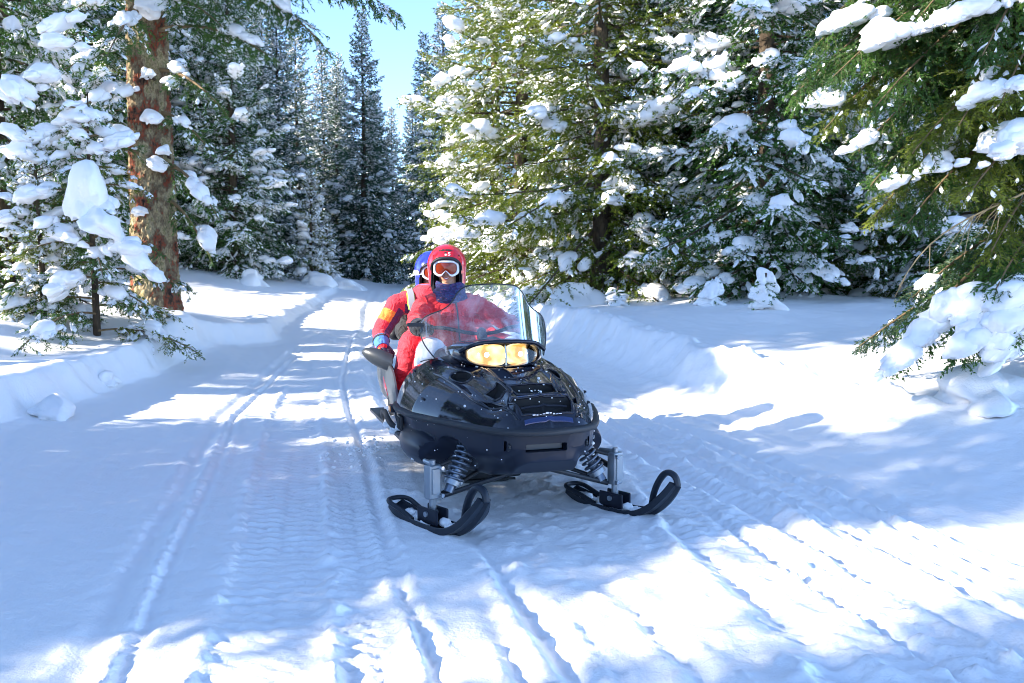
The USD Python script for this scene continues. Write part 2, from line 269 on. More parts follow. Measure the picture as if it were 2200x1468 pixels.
def blades(rng, O, D, L, N, sp, bl, bw, k=2, spread=0.75):
    """needle tufts: pointed slips set in pairs along twigs (origin O, direction D, length L, up N)"""
    cnt = np.maximum(2, (L / sp).astype(int)); idx = np.repeat(np.arange(len(L)), cnt * k)
    m = len(idx); s = rng.uniform(0.03, 1.0, m); o, d, n = O[idx], D[idx], N[idx]; sd = nrm(np.cross(d, n))
    ang = rng.uniform(0, 2 * math.pi, m); rad = sd * np.cos(ang)[:, None] + n * (np.sin(ang) * 0.8 + 0.15)[:, None]
    g = nrm(d * rng.uniform(0.55, 1.0, m)[:, None] + rad * spread * rng.uniform(0.6, 1.2, m)[:, None])
    p = o + d * (L[idx] * s)[:, None]; p[:, 2] -= 0.10 * L[idx] * s * s
    l = bl * rng.uniform(0.6, 1.25, m) * (1 - 0.35 * s); pr = nrm(np.cross(g, nrm(rng.normal(size=(m, 3)) + [0, 0, 1.0]))) * (bw * rng.uniform(0.7, 1.3, m) / 2)[:, None]
    mid = p + g * (l * 0.4)[:, None]
    v = np.stack([p, mid - pr, p + g * l[:, None], mid + pr], 1).reshape(-1, 3); b = np.arange(m)[:, None] * 4
    return v, np.concatenate([b + [0, 1, 2], b + [0, 2, 3]])
def dust(rng, O, D, L, N, w):
    """ridges of snow lying on twigs"""
    m = len(L)
    if not m: return np.zeros((0, 3)), np.zeros((0, 3), int)
    s0 = rng.uniform(0.0, 0.6, m); s1 = np.minimum(1.0, s0 + np.minimum(rng.uniform(0.35, 0.65, m), rng.uniform(2.2, 5.5, m) * w / L)); u = np.linspace(0, 1, 4)[None]
    s = s0[:, None] + (s1 - s0)[:, None] * u; c = O[:, None] + D[:, None] * (L[:, None] * s)[..., None]; c[..., 2] -= 0.10 * L[:, None] * s * s
    prof = np.array([0.55, 1.0, 0.9, 0.5])[None] * rng.uniform(0.6, 1.4, (m, 4)) * w[:, None]
    sd = nrm(np.cross(D, [0, 0, 1.0])); up = np.array([0, 0, 1.0])
    le = c + sd[:, None] * prof[..., None] - up * (prof * 0.30)[..., None]; ri = c - sd[:, None] * prof[..., None] - up * (prof * 0.30)[..., None]; tp = c + up * (prof * 0.62 + 0.008)[..., None]
    v = np.stack([le, tp, ri], 2).reshape(m, 12, 3); f = []
    for i in range(3):
        for j in range(2): a = i * 3 + j; f += [[a, a + 1, a + 4], [a, a + 4, a + 3]]
    f = np.array(f)
    return v.reshape(-1, 3), (np.arange(m)[:, None, None] * 12 + f[None]).reshape(-1, 3)
def sprays(rng, B, sp, lat, hang, ter=0.0):
    """laterals of branches B (m, n, 3): returns origins, directions, lengths, ups"""
    m, n, _ = B.shape; Lb = np.linalg.norm(np.diff(B, axis=1), axis=2).sum(1)
    cnt = np.maximum(3, (Lb / sp).astype(int)); idx = np.repeat(np.arange(m), cnt); t = np.concatenate([(np.arange(c) + rng.uniform(0, 1, c)) / c for c in cnt])
    t = 0.14 + 0.86 * t; q = t * (n - 1); i0 = np.minimum(q.astype(int), n - 2); fr = (q - i0)[:, None]
    P = B[idx, i0] * (1 - fr) + B[idx, i0 + 1] * fr; T = nrm(B[idx, i0 + 1] - B[idx, i0])
    O, D, L, U = [], [], [], []
    for sg in (-1, 1):
        side = nrm(np.cross(T, [0, 0, 1.0])) * sg; k = len(T)
        d = nrm(T * rng.uniform(0.25, 0.9, (k, 1)) + rng.normal(0, 0.16, (k, 3)) + side * rng.uniform(0.45, 1.0, (k, 1)) - np.array([0, 0, 1.0]) * (hang * rng.uniform(-0.15, 1.0, (k, 1))))
        l = (Lb[idx] * lat * np.clip(1 - t, 0, 1) ** 0.6 * (0.35 + 0.65 * np.minimum(1, t / 0.3)) + 0.09) * rng.uniform(0.55, 1.2, k)
        O.append(P); D.append(d); L.append(l); U.append(nrm(np.cross(np.cross(d, [0, 0, 1.0]), d)))
    O, D, L, U = (np.concatenate(a) for a in (O, D, L, U))
    if ter:
        cnt = np.maximum(1, (L / ter).astype(int)); idx = np.repeat(np.arange(len(L)), cnt); k = len(idx); s = rng.uniform(0.15, 0.95, k)
        sd = nrm(np.cross(D[idx], U[idx])) * rng.choice([-1, 1], k)[:, None]
        d = nrm(D[idx] * 0.7 + rng.normal(0, 0.22, (k, 3)) + sd * rng.uniform(0.4, 1.0, (k, 1)) - np.array([0, 0, 1.0]) * (hang * rng.uniform(0, 0.9, (k, 1))))
        o = O[idx] + D[idx] * (L[idx] * s)[:, None]; o[:, 2] -= 0.10 * L[idx] * s * s
        l = L[idx] * (1 - s) * 0.55 * rng.uniform(0.5, 1.2, k) + 0.05
        O, D, L, U = np.concatenate([O, o]), np.concatenate([D, d]), np.concatenate([L, l]), np.concatenate([U, nrm(np.cross(np.cross(d, [0, 0, 1.0]), d))])
    O, D, L, U = (np.concatenate(a) for a in ((O, B[:, -2]), (D, nrm(B[:, -1] - B[:, -2])), (L, np.linalg.norm(B[:, -1] - B[:, -2], axis=1) + 0.06), (U, nrm(np.cross(np.cross(nrm(B[:, -1] - B[:, -2]), [0, 0, 1.0]), nrm(B[:, -1] - B[:, -2]))))))
    return O, D, L, U
def branch_curves(rng, base, az, L, el, sag, lift, n=9):
    t = np.linspace(0, 1, n)[None]; h = np.stack([np.cos(az), np.sin(az), 0 * az], 1)
    bend = rng.normal(0, 0.10, len(L))[:, None] * t ** 2
    hx = np.stack([-np.sin(az), np.cos(az), 0 * az], 1)
    P = base[:, None] + h[:, None] * (L[:, None] * t * np.cos(el)[:, None])[..., None] + hx[:, None] * (L[:, None] * bend)[..., None]
    P[..., 2] += L[:, None] * (np.sin(el)[:, None] * t - sag[:, None] * t ** 2 + lift[:, None] * t ** 4)
    return P
def crown(seed, H, R, nb, z0=0.6, sp=0.11, lat=0.36, hang=0.55, bl=0.085, bw=0.022, bsp=0.03, ps=0.5, dw=0.045, nclump=80, csize=(0.1, 0.26), shape=0.85, ter=0.0, azr=None, k=2, sub=2):
    rng = np.random.default_rng(seed)
    u = (np.arange(nb) + rng.uniform(0, 1, nb)) / nb; zb = z0 + (H - 0.25 - z0) * u ** 1.12; zr = (zb - z0) / (H - z0)
    az = np.arange(nb) * 2.39996 + rng.normal(0, 0.35, nb)
    if azr: az = azr[0] + (azr[1] - azr[0]) * rng.uniform(0, 1, nb)
    L = R * ((1 - zr) ** shape * rng.uniform(0.62, 1.12, nb) + 0.03) * (0.75 + 0.25 * np.minimum(1, zr / 0.12))
    el = np.radians(-14 + 52 * zr ** 1.1 + rng.normal(0, 7, nb)); sag = 0.30 * (1 - zr) * rng.uniform(0.5, 1.3, nb); lift = 0.17 * rng.uniform(0.4, 1.3, nb)
    base = np.stack([0 * zb, 0 * zb, zb], 1); B = branch_curves(rng, base, az, L, el, sag, lift)
    O, D, Lt, U = sprays(rng, B, sp, lat, hang, ter)
    nd = blades(rng, O, D, Lt, U, bsp, bl, bw, k)
    fr_ = rng.uniform(size=len(Lt)) < 0.25 + 0.5 * ps; frost = blades(rng, O[fr_] + [0, 0, 0.012], D[fr_], Lt[fr_], U[fr_], bsp * 7.5, bl * 0.8, bw * 1.8, k)
    pick = rng.uniform(size=len(Lt)) < ps * np.clip(0.35 + 1.3 * (meshkit.fbm(O * 0.9, 2, seed) - 0.15), 0, 1)
    du = dust(rng, O[pick], D[pick], Lt[pick], U[pick], dw * rng.uniform(0.5, 1.4, pick.sum()))
    du = join([du, frost])
    rr = 0.008 + 0.010 * L[:, None] * (1 - np.linspace(0, 1, 9)[None]); wood = tubes(B, rr)
    bi = rng.choice(nb, nclump, p=L / L.sum()); q = rng.uniform(0.35, 0.98, nclump) * 8; i0 = np.minimum(q.astype(int), 7); fr = (q - i0)[:, None]
    pos = B[bi, i0] * (1 - fr) + B[bi, i0 + 1] * fr + [0, 0, 0.02]; tg = B[bi, i0 + 1] - B[bi, i0]
    size = rng.uniform(csize[0], csize[1], nclump) * rng.uniform(0.5, 1.0, nclump) * np.minimum(1, 0.35 + L[bi] / R)
    pos = pos + rng.normal(0, 0.06, (nclump, 3)) * [1, 1, 0.2]
    cl = clumps(rng, pos, tg, size, sub=sub)
    order = np.argsort(-size)
    return dict(needles=nd, snow=du, wood=wood, clumps=[cl[i] for i in order], B=B)
def trunk_mesh(H, r, seed=0, k=10, n=14, wob=0.05, z0=-0.4):
    rng = np.random.default_rng(seed); z = np.linspace(z0, H, n); t = (z - z0) / (H - z0)
    P = np.stack([wob * np.sin(z * 0.7 + seed), wob * np.cos(z * 0.5 + seed * 2), z], 1); P[:, :2] *= (t * (1 - t) * 3)[:, None]
    rad = r * (1 - t) ** 0.85 + 0.006; rad[0] *= 1.25
    return tube(P, rad, k)
def make_tree(name, label, cat, loc, rz, s, group, cr, H, tr, needles='needles_green', nbig=14, seed=1):
    t = thing(name, label, cat, loc, rz, s, group)
    obj('trunk', trunk_mesh(H * 0.985, tr, seed), M['bark'], t, smooth=True)
    obj('branches', cr['wood'], M['bark'], t, kind='stuff')
    obj('needles', cr['needles'], M[needles], t, kind='stuff')
    rest = cr['clumps'][nbig:]
    obj('snow', join([cr['snow']] + rest) if rest else cr['snow'], M['tree_snow'], t, smooth=True, kind='stuff')
    for c in cr['clumps'][:nbig]: obj('snow_clump', c, M['tree_snow'], t, smooth=True)
    return t
G_far, G_right, G_left = 'snowy spruces at the far end of the trail', 'tall spruces along the right side of the trail', 'spruces along the left side of the trail'
# prototypes placed where they stand; further ones refer to them
def stand(px, d, sink=0.0): p = gpt(px, d); p[2] -= sink; return p
cr_olive = crown(11, 15.0, 3.2, 215, z0=0.4, sp=0.11, lat=0.38, hang=0.8, ps=0.38, nclump=150, csize=(0.10, 0.44), shape=0.72)
cr_snowy = crown(12, 13.5, 2.9, 250, z0=0.3, sp=0.11, lat=0.38, hang=0.75, ps=0.75, nclump=300, csize=(0.10, 0.42), shape=0.72, dw=0.05)
cr_far = crown(13, 12.0, 2.3, 250, z0=0.4, ps=0.5, nclump=150, csize=(0.10, 0.32), shape=0.8, bl=0.12, bw=0.034, bsp=0.042, dw=0.06, sub=1)
cr_thin = crown(14, 13.0, 1.85, 230, z0=0.5, ps=0.42, nclump=100, csize=(0.10, 0.28), shape=0.65, bl=0.12, bw=0.034, bsp=0.042, dw=0.055, sub=1)
cr_sap = crown(15, 3.2, 0.75, 80, z0=0.1, sp=0.07, ps=0.7, nclump=40, csize=(0.08, 0.22), shape=0.8, bl=0.06, bw=0.016, bsp=0.025)
cr_high = crown(16, 15.0, 2.9, 150, z0=5.3, ps=0.5, nclump=60, csize=(0.15, 0.4), bl=0.2, bw=0.06, bsp=0.07, sub=1)
olive = make_tree('spruce_tree', 'tall yellow-green spruce with big snow pillows just right of the red-helmeted driver', 'tree', stand(1290, 17.5), 0.3, 1.0, G_right, cr_olive, 15.0, 0.2, 'needles_olive', 16, 1)
snowy = make_tree('spruce_tree', 'dark green spruce heavily loaded with snow behind the low snowy saplings on the right', 'tree', stand(1640, 15.5), 1.0, 1.0, G_right, cr_snowy, 13.5, 0.19, 'needles_green', 24, 2)
far = make_tree('spruce_tree', 'narrow bluish spruce with reddish trunk in the middle of the far tree line', 'tree', stand(785, 32), 0.0, 0.83, G_far, cr_far, 12.0, 0.16, 'needles_blue', 10, 3)
thin = make_tree('spruce_tree', 'slim snow-dusted spruce rising left of the sky gap', 'tree', stand(645, 34), 0.4, 0.78, G_far, cr_thin, 13.0, 0.15, 'needles_blue', 10, 4)
sap = make_tree('young_spruce', 'small snow-dusted yellow-green young spruce at the foot of the far trees', 'tree', stand(672, 27), 0.0, 1.15, None, cr_sap, 3.2, 0.05, 'needles_olive', 6, 5)
def T(root, px, d, rz, s, label, group, name='spruce_tree', sink=0.1): dup(root, name, label, 'tree', stand(px, d, sink), rz, s, group)
# right side
T(olive, 1065, 22.5, 2.1, 0.84, 'yellow-green spruce at the left edge of the right-hand trees, beside the sky gap', G_right)
T(olive, 1120, 20.5, 4.0, 1.0, 'tall yellow-green spruce behind the driver, left of the bare grey trunk', G_right)
T(snowy, 1390, 19.0, 4.4, 1.12, 'tall spruce with a dark trunk rising between the yellow-green and the snow-laden spruce', G_right)
T(thin, 1485, 18.0, 1.2, 1.1, 'slim dark spruce with a thin straight stem left of the snow-laden spruce', G_right)
T(snowy, 1540, 21.0, 0.2, 1.15, 'snow-laden spruce standing behind the slim dark one on the right', G_right)
T(snowy, 1790, 19.0, 2.6, 1.1, 'shaded blue-green spruce behind the overhanging green boughs on the right', G_right)
T(olive, 1930, 17.0, 5.2, 0.95, 'shaded spruce deep behind the dead brown branches on the right', G_right)
T(snowy, 2110, 14.5, 3.9, 0.9, 'snowy spruce at the right edge behind the near green spruce', G_right)
T(snowy, 2010, 24.0, 1.7, 1.25, 'dark spruce at the back behind the dead branches', G_right)
T(far, 955, 30.0, 2.0, 0.8, 'dim spruce behind the riders where the trail disappears', G_far)
# far middle and left
T(far, 700, 36, 1.0, 0.8, 'snowy spruce left of the one with the reddish trunk', G_far)
T(far, 605, 31, 2.5, 0.85, 'broad snow-covered spruce left of the sky gap behind the young spruces', G_far)
T(snowy, 505, 25, 4.0, 0.78, 'snow-covered spruce standing right behind the thick trunk', G_far)
T(thin, 575, 36, 0.2, 0.92, 'tall slim spruce peeking above the snow-covered ones', G_far)
T(thin, 735, 42, 2.2, 0.85, 'slim spruce in the back, its tip left of the reddish trunk tree', G_far)
T(far, 845, 44, 0.7, 0.72, 'small pointed spruce standing alone under the sky gap', G_far)
T(far, 815, 38, 3.3, 0.7, 'short dense spruce right of the reddish trunk at the trail end', G_far)
T(far, 890, 37, 5.0, 0.66, 'dark snowy spruce above the blue helmet', G_far)
T(thin, 915, 33, 1.3, 0.72, 'slim yellow-tinged spruce above the blue helmet, right of the sky gap', G_far)
T(snowy, 440, 26, 5.2, 0.85, 'snowy spruce with drooping boughs just right of the thick trunk', G_far)
T(far, 420, 27.5, 1.9, 1.2, 'tall snowy spruce partly hidden by the thick trunk', G_far)
T(thin, 500, 30, 0.0, 1.3, 'tall slim spruce behind the long bough of the thick-trunked tree', G_far)
T(far, 660, 48, 2.8, 0.9, 'hazy tall spruce in the last row on the left', G_far)
T(sap, 705, 28, 1.2, 0.75, 'smallest snowy young spruce right of the yellow-green one', None, 'young_spruce')
T(sap, 640, 29, 3.0, 0.9, 'snow-covered young spruce left of the yellow-green one', None, 'young_spruce')
T(sap, 845, 35, 3.6, 0.9, 'young spruce in the dim trail end below the sky gap', None, 'young_spruce')
T(far, 565, 29, 0.6, 0.70, 'dense low spruce in front of the far left row', G_far)
T(far, 730, 34, 4.4, 0.72, 'dense snowy spruce filling the row left of the reddish trunk', G_far)
T(far, 800, 43, 1.4, 0.8, 'blue-green spruce just behind the one with the reddish trunk', G_far)
# left side
T(snowy, 15, 13.2, 0.8, (0.68, 0.68, 0.95), 'snow-laden spruce at the left edge with a thin grey trunk', G_left)
T(snowy, 190, 24.0, 2.9, 1.3, 'snow-laden spruce standing behind the thick trunk on its left', G_left)
T(olive, 330, 29.0, 2.0, 1.2, 'sunlit spruce far behind the thick trunk', G_left)
T(snowy, 40, 22.5, 2.2, 1.25, 'snowy spruce deep in the left forest behind the snow-laden one', G_left)
T(sap, 90, 10.4, 2.5, 0.8, 'dark young spruce at the left edge half buried in snow', None, 'young_spruce')
high = make_tree('spruce_tree', 'spruce standing in the snow left of the camera', 'tree', (-14.0, 5.2, float(gz(-14.0, 5.2)) - 0.1), 1.0, 1.0, 'spruces left of the camera', cr_high, 15.0, 0.2, 'needles_green', 0, 9)
# trees outside the view to the left that shade the trail
for (c, x, s, root, rz) in [(4.75, -10.5, (0.62, 0.62, 0.9), snowy, 1.0), (10.3, -12.0, 1.0, high, 3.0), (11.9, -11.5, 1.05, high, 0.7), (0.3, -5.6, (0.42, 0.42, 0.20), snowy, 0.4), (1.5, -5.4, (0.42, 0.42, 0.19), snowy, 2.4), (2.4, -6.4, (0.36, 0.36, 0.19), snowy, 4.0), (-1.0, -5.8, (0.42, 0.42, 0.2), snowy, 1.7), (4.2, -5.9, (0.45, 0.45, 0.22), snowy, 5.0),
        (5.4, -6.3, (0.45, 0.45, 0.21), snowy, 3.0), (6.4, -6.9, (0.5, 0.5, 0.20), snowy, 1.0), (7.6, -7.4, (0.5, 0.5, 0.20), snowy, 2.2), (1.6, -11.0, 0.75, thin, 0.3), (0.0, -10.0, 0.7, far, 1.0), (4.1, -13.0, 0.82, thin, 0.7), (1.7, -14.0, 0.85, thin, 2.9)]:
    y = c + 0.374 * x
    dup(root, 'spruce_tree', f'spruce standing in the snow left of the camera', 'tree', (x, y, float(gz(x, y)) - 0.1), rz, s, 'spruces left of the camera')

# ------------------------------------------------------------------ snowmobile (local x forward, y to its left, z up)
M['gloss_black'] = mat('gloss_black', {
    'g': ('texture_coordinate', {}), 'no': ('noise_texture', {'scale': 4.5, 'detail': 2.0, 'distortion': 0.6}), 'b': ('bump', {'strength': 0.10, 'distance': 0.02}),
    'n2': ('noise_texture', {'scale': 60.0, 'detail': 4.0}), 'rr': ('rgb_ramp', {'ramp': [(0.45, (0.05, 0.05, 0.05)), (0.75, (0.22, 0.22, 0.22))]}),
    'p': ('principled_bsdf', {'base_color': (0.006, 0.007, 0.013), 'specular_ior_level': 0.4, 'coat_weight': 0.25, 'coat_roughness': 0.03})},
    [('g.object', 'no.vector'), ('no.fac', 'b.height'), ('b.normal', 'p.normal'), ('g.object', 'n2.vector'), ('n2.fac', 'rr.fac'), ('rr.color', 'p.roughness')], 'p.BSDF')
M['matte_black'] = plain('matte_black', (0.011, 0.014, 0.024), 0.36, bump=(220, 0.12, 0.002), specular_ior_level=0.28)
M['dark_recess'] = plain('dark_recess', (0.004, 0.004, 0.005), 0.8)
M['rubber'] = plain('rubber', (0.016, 0.018, 0.022), 0.6)
M['ski_plastic'] = plain('ski_plastic', (0.014, 0.019, 0.028), 0.42, bump=(90, 0.15, 0.003), specular_ior_level=0.3)
M['grey_metal'] = plain('grey_metal', (0.30, 0.33, 0.36), 0.38, 0.75, bump=(60, 0.2, 0.003))
M['steel_spring'] = plain('steel_spring', (0.16, 0.19, 0.24), 0.3, 0.8)
M['black_steel'] = plain('black_steel', (0.02, 0.022, 0.026), 0.35, 0.3)
M['grey_panel'] = plain('grey_panel', (0.05, 0.058, 0.065), 0.4)
M['guard_plastic'] = plain('guard_plastic', (0.03, 0.036, 0.042), 0.35)
M['vinyl'] = plain('vinyl', (0.012, 0.012, 0.014), 0.5, bump=(120, 0.2, 0.003))
M['amber'] = plain('amber', (0.75, 0.22, 0.02), 0.25, coat_weight=0.5)
M['red_reflector'] = plain('red_reflector', (0.65, 0.03, 0.04), 0.25, coat_weight=0.5)
M['white_paint'] = plain('white_paint', (0.80, 0.81, 0.83), 0.4)
M['chrome'] = plain('chrome', (0.75, 0.77, 0.8), 0.12, 1.0)
M['blue_stripe'] = plain('blue_stripe', (0.008, 0.02, 0.085), 0.12, coat_weight=0.8)
M['pane'] = mat('windshield_pane', {'t': ('transparent_bsdf', {'color': (0.93, 0.94, 0.96)}), 'gl': ('glossy_bsdf', {'roughness': 0.03, 'color': (1, 1, 1)}), 'f': ('fresnel', {'IOR': 1.32}), 'm': ('mix_closure', {}),
    'd': ('principled_bsdf', {'base_color': (0.8, 0.8, 0.84), 'roughness': 0.6}), 'g': ('texture_coordinate', {}), 'no': ('noise_texture', {'scale': 5.0, 'detail': 5.0, 'distortion': 1.5}), 'r': ('rgb_ramp', {'ramp': [(0.45, (0.02, 0.02, 0.02)), (0.8, (0.20, 0.20, 0.20))]}), 'm2': ('mix_closure', {})},
    [('f.fac', 'm.fac'), ('t.BSDF', 'm.closure1'), ('gl.BSDF', 'm.closure2'), ('g.object', 'no.vector'), ('no.fac', 'r.fac'), ('r.color', 'm2.fac'), ('m.closure', 'm2.closure1'), ('d.BSDF', 'm2.closure2')], 'm2.closure')
M['lens'] = mat('headlight_lens', {'t': ('transparent_bsdf', {'color': (1, 0.97, 0.9)}), 'gl': ('glossy_bsdf', {'roughness': 0.04}), 'f': ('fresnel', {'IOR': 1.5}), 'm': ('mix_closure', {})},
    [('f.fac', 'm.fac'), ('t.BSDF', 'm.closure1'), ('gl.BSDF', 'm.closure2')], 'm.closure')
M['lit_reflector'] = mat('lit_reflector', {'g': ('texture_coordinate', {}), 'no': ('noise_texture', {'scale': 14.0, 'detail': 1.0}), 'r': ('rgb_ramp', {'ramp': [(0.36, (0.75, 0.36, 0.09)), (0.5, (1.0, 0.72, 0.33)), (0.62, (1.0, 0.88, 0.62))]}), 'e': ('emission', {'strength': 0.46})},
    [('g.object', 'no.vector'), ('no.fac', 'r.fac'), ('r.color', 'e.color')], 'e.emission')
M['bulb'] = mat('lit_bulb', {'e': ('emission', {'color': (1.0, 0.86, 0.6), 'strength': 5.0})}, [], 'e.emission')

Mf = manifold3d.Manifold
def sph(p, r, n=20): return Mf.sphere(float(r), n).translate([float(a) for a in p])
def hull(pts): return Mf.batch_hull([sph(p, r) for p, r in pts])
def rbox(c, size, r=0.008):
    h = np.maximum(np.array(size) / 2 - r, 1e-4); return Mf.batch_hull([sph(np.array(c) + h * [a, b, d], r, 8) for a in (-1, 1) for b in (-1, 1) for d in (-1, 1)])
def tm(m):
    if isinstance(m, Mf): a = m.to_mesh(); return np.array(a.vert_properties[:, :3], float), np.array(a.tri_verts)
    return m
def xf(m, T):
    v, f = tm(m); return v @ np.asarray(T)[:3, :3].T + np.asarray(T)[:3, 3], f
def pick(v, f): ids, inv = np.unique(f, return_inverse=True); return np.asarray(v)[ids], inv.reshape(-1, 3)
def rotz(a, t=(0, 0, 0)): T = trimesh.transformations.rotation_matrix(a, [0, 0, 1]); T[:3, 3] = t; return T
def grid_mesh(P):                      # P (a, b, 3) -> open sheet
    a, b = P.shape[:2]; i = (np.arange(a - 1)[:, None] * b + np.arange(b - 1)[None]).ravel()
    return P.reshape(-1, 3), np.vstack([np.stack([i, i + b, i + b + 1], 1), np.stack([i, i + b + 1, i + 1], 1)])
def slab(P, Q):                        # closed sheet between grids P (outer) and Q (inner)
    a, b = P.shape[:2]; v, f = grid_mesh(P); w, g = grid_mesh(Q); n = len(v)
    rim = np.concatenate([np.arange(b), np.arange(1, a) * b + b - 1, (a - 1) * b + np.arange(b - 1)[::-1], np.arange(1, a - 1)[::-1] * b]); nx_ = np.roll(rim, -1)
    return np.vstack([v, w]), np.vstack([f, g[:, ::-1] + n, np.stack([rim, nx_, nx_ + n], 1), np.stack([rim, nx_ + n, rim + n], 1)])
def cr_path(P, n=40, closed=False):    # smooth curve through points
    from scipy.interpolate import CubicSpline
    P = np.asarray(P, float)
    if closed: P = np.vstack([P, P[:1]])
    d = np.concatenate([[0], np.cumsum(np.linalg.norm(np.diff(P, axis=0), axis=1))])
    return CubicSpline(d, P, bc_type='periodic' if closed else 'natural')(np.linspace(0, d[-1], n))
SO, SA = np.array([0.06, 4.46, -0.012]), math.radians(-72)
SF, SL = np.array([math.cos(SA), math.sin(SA), 0]), np.array([-math.sin(SA), math.cos(SA), 0])
sled = thing('snowmobile', 'glossy black snowmobile with lit headlights and clear windshield driving towards the viewer on the trail', 'snowmobile', SO, SA)

HU = [-0.92, -0.80, -0.60, -0.35, -0.10, 0.10, 0.22, 0.30, 0.36, 0.395, 0.41]
def hW(u): return np.interp(u, HU, [0.500, 0.53, 0.550, 0.530, 0.445, 0.365, 0.312, 0.270, 0.228, 0.175, 0.12])
def hC(u): return np.interp(u, [-0.92, -0.7, -0.5, -0.3, -0.1, 0.1, 0.24, 0.32, 0.37, 0.40, 0.41], [0.80, 0.82, 0.79, 0.768, 0.745, 0.705, 0.665, 0.64, 0.605, 0.56, 0.535])
def lip(u): return np.interp(u, [-0.92, -0.5, 0.0, 0.41], [0.50, 0.515, 0.525, 0.53])
def hood_z(u, v):
    W, s = hW(u), np.abs(v) / hW(u); p = np.interp(u, [-0.9, -0.4, 0.2, 0.4], [4.2, 3.6, 2.9, 3.0])
    h = lip(u) + (hC(u) - lip(u)) * np.clip(1 - np.clip(s, 0, 1) ** p, 0, 1) ** np.interp(u, [-0.9, 0.3], [0.62, 0.75])
    h = h + 0.012 * np.exp(-((np.abs(v) - (0.15 + 0.04 * (0.2 - u))) / 0.018) ** 2) * sstep(-0.45, -0.2, u) * (1 - sstep(0.25, 0.36, u))   # raised ribs either side of the middle panel
    h = h + 0.020 * (1 - sstep(0.0, 0.022, np.abs(v) - (0.150 + 0.03 * (0.2 - u)))) * sstep(-0.28, -0.18, u) * (1 - sstep(0.33, 0.40, u)) - 0.006
    h = h - 0.026 * np.exp(-((np.abs(v) - (0.235 + 0.16 * (0.1 - u))) / 0.045) ** 2) * sstep(-0.5, -0.25, u) * (1 - sstep(0.15, 0.3, u))
    h = h + 0.008 * np.exp(-(v / 0.012) ** 2) * sstep(0.0, 0.2, u)
    return h
uu = np.concatenate([np.linspace(-0.92, 0.3, 150), np.linspace(0.3, 0.41, 34)[1:]]); ss = np.sin(np.linspace(-1, 1, 161) * math.pi / 2)
U2, S2 = np.meshgrid(uu, ss, indexing='ij'); V2 = S2 * hW(U2)
HP = np.stack([U2, V2, hood_z(U2, V2)], -1)
VENTS = {}   # filled below: name -> polygon in (u, v) on the hood
def mirror(pl): return [(a, -b) for a, b in pl]
VENTS_RAW = [
    ('grille_slot', [(0.365, 0.13), (0.378, 0.0), (0.365, -0.13), (0.258, -0.165), (0.262, 0.0), (0.258, 0.165)], 0),
    ('grille_slot', [(0.218, 0.108), (0.245, 0.0), (0.218, -0.108), (0.108, -0.128), (0.108, 0.128)], 0),
    ('air_vent', [(0.045, -0.226), (0.05, -0.160), (0.185, -0.130), (0.145, -0.20)], 1),
    ('air_vent', [(0.074, -0.268), (0.145, -0.212), (0.272, -0.172), (0.207, -0.229)], 1),
    ('air_scoop', [(-0.265 + 0.090 * math.cos(a) , -0.268 - 0.045 * math.sin(a) - 0.25 * 0.09 * math.cos(a) * -1) for a in np.linspace(0, 2 * math.pi, 22)[:-1]], 1),
    ('louvre', [(0.012, -0.045), (0.012, -0.135), (-0.18, -0.142), (-0.18, -0.053)], 0)]
from shapely.geometry import Polygon, Point
import shapely
polys = []
for nm, pl, m in VENTS_RAW:
    polys.append((nm, pl))
    if m: polys.append((nm, mirror(pl)))
hv, hf = grid_mesh(HP); ctr = hv[hf].mean(1); cut = np.zeros(len(hf), bool)
for nm, pl in polys: cut |= shapely.contains_xy(Polygon(pl), ctr[:, 0], ctr[:, 1])
nn = nrm(np.cross(np.gradient(HP, axis=0), np.gradient(HP, axis=1)))
hin = (HP - nn * 0.006).reshape(-1, 3)
hood = obj('hood', join([pick(hv, hf[~cut]), pick(hin, hf[~cut][:, ::-1])]), M['gloss_black'], sled, smooth=40)
for nm, pl in polys:
    P = np.array(pl); k = len(P); Q = []
    for i in range(k):
        for t in np.linspace(0, 1, 9)[:-1]: Q.append(P[i] * (1 - t) + P[(i + 1) % k] * t)
    Q = np.array(Q); z = hood_z(Q[:, 0], Q[:, 1]); R3 = np.column_stack([Q, z]); n = len(Q)
    low = R3 - [0, 0, 0.045]; c = low.mean(0)
    i = np.arange(n); j = (i + 1) % n
    vv = np.vstack([R3, low, [c]]); ff = np.vstack([np.stack([i, j, j + n], 1), np.stack([i, j + n, i + n], 1), np.stack([i + n, j + n, np.full(n, 2 * n)], 1)])
    pr = obj(nm, (vv, ff), M['dark_recess'], hood)
    rv = tube(np.vstack([R3, R3[:2]]), 0.0065, 8, cap=False); obj('rim', rv, M['gloss_black'], pr, smooth=True)
    if nm == 'louvre':
        for t in np.linspace(0.06, 0.94, 13):
            u0 = -0.18 + 0.192 * t; ys = np.linspace(-0.139, -0.049, 5); L3 = np.stack([np.full(5, u0), ys, hood_z(np.full(5, u0), ys) - 0.006], 1)
            obj('slat', tube(L3, 0.0045, 4), M['matte_black'], pr)
    elif nm == 'grille_slot':
        um = P[:, 0].mean(); ys = np.linspace(-0.12, 0.12, 15)
        obj('grille_bar', tube(np.stack([np.full(15, um), ys, hood_z(np.full(15, um), ys) - 0.022], 1), 0.005, 6), M['matte_black'], pr, smooth=True)
        vv_ = np.array([[P[:, 0].min() - .012, 0], [P[:, 0].max() + .01, 0]])
ys = np.linspace(-0.27, 0.27, 25)
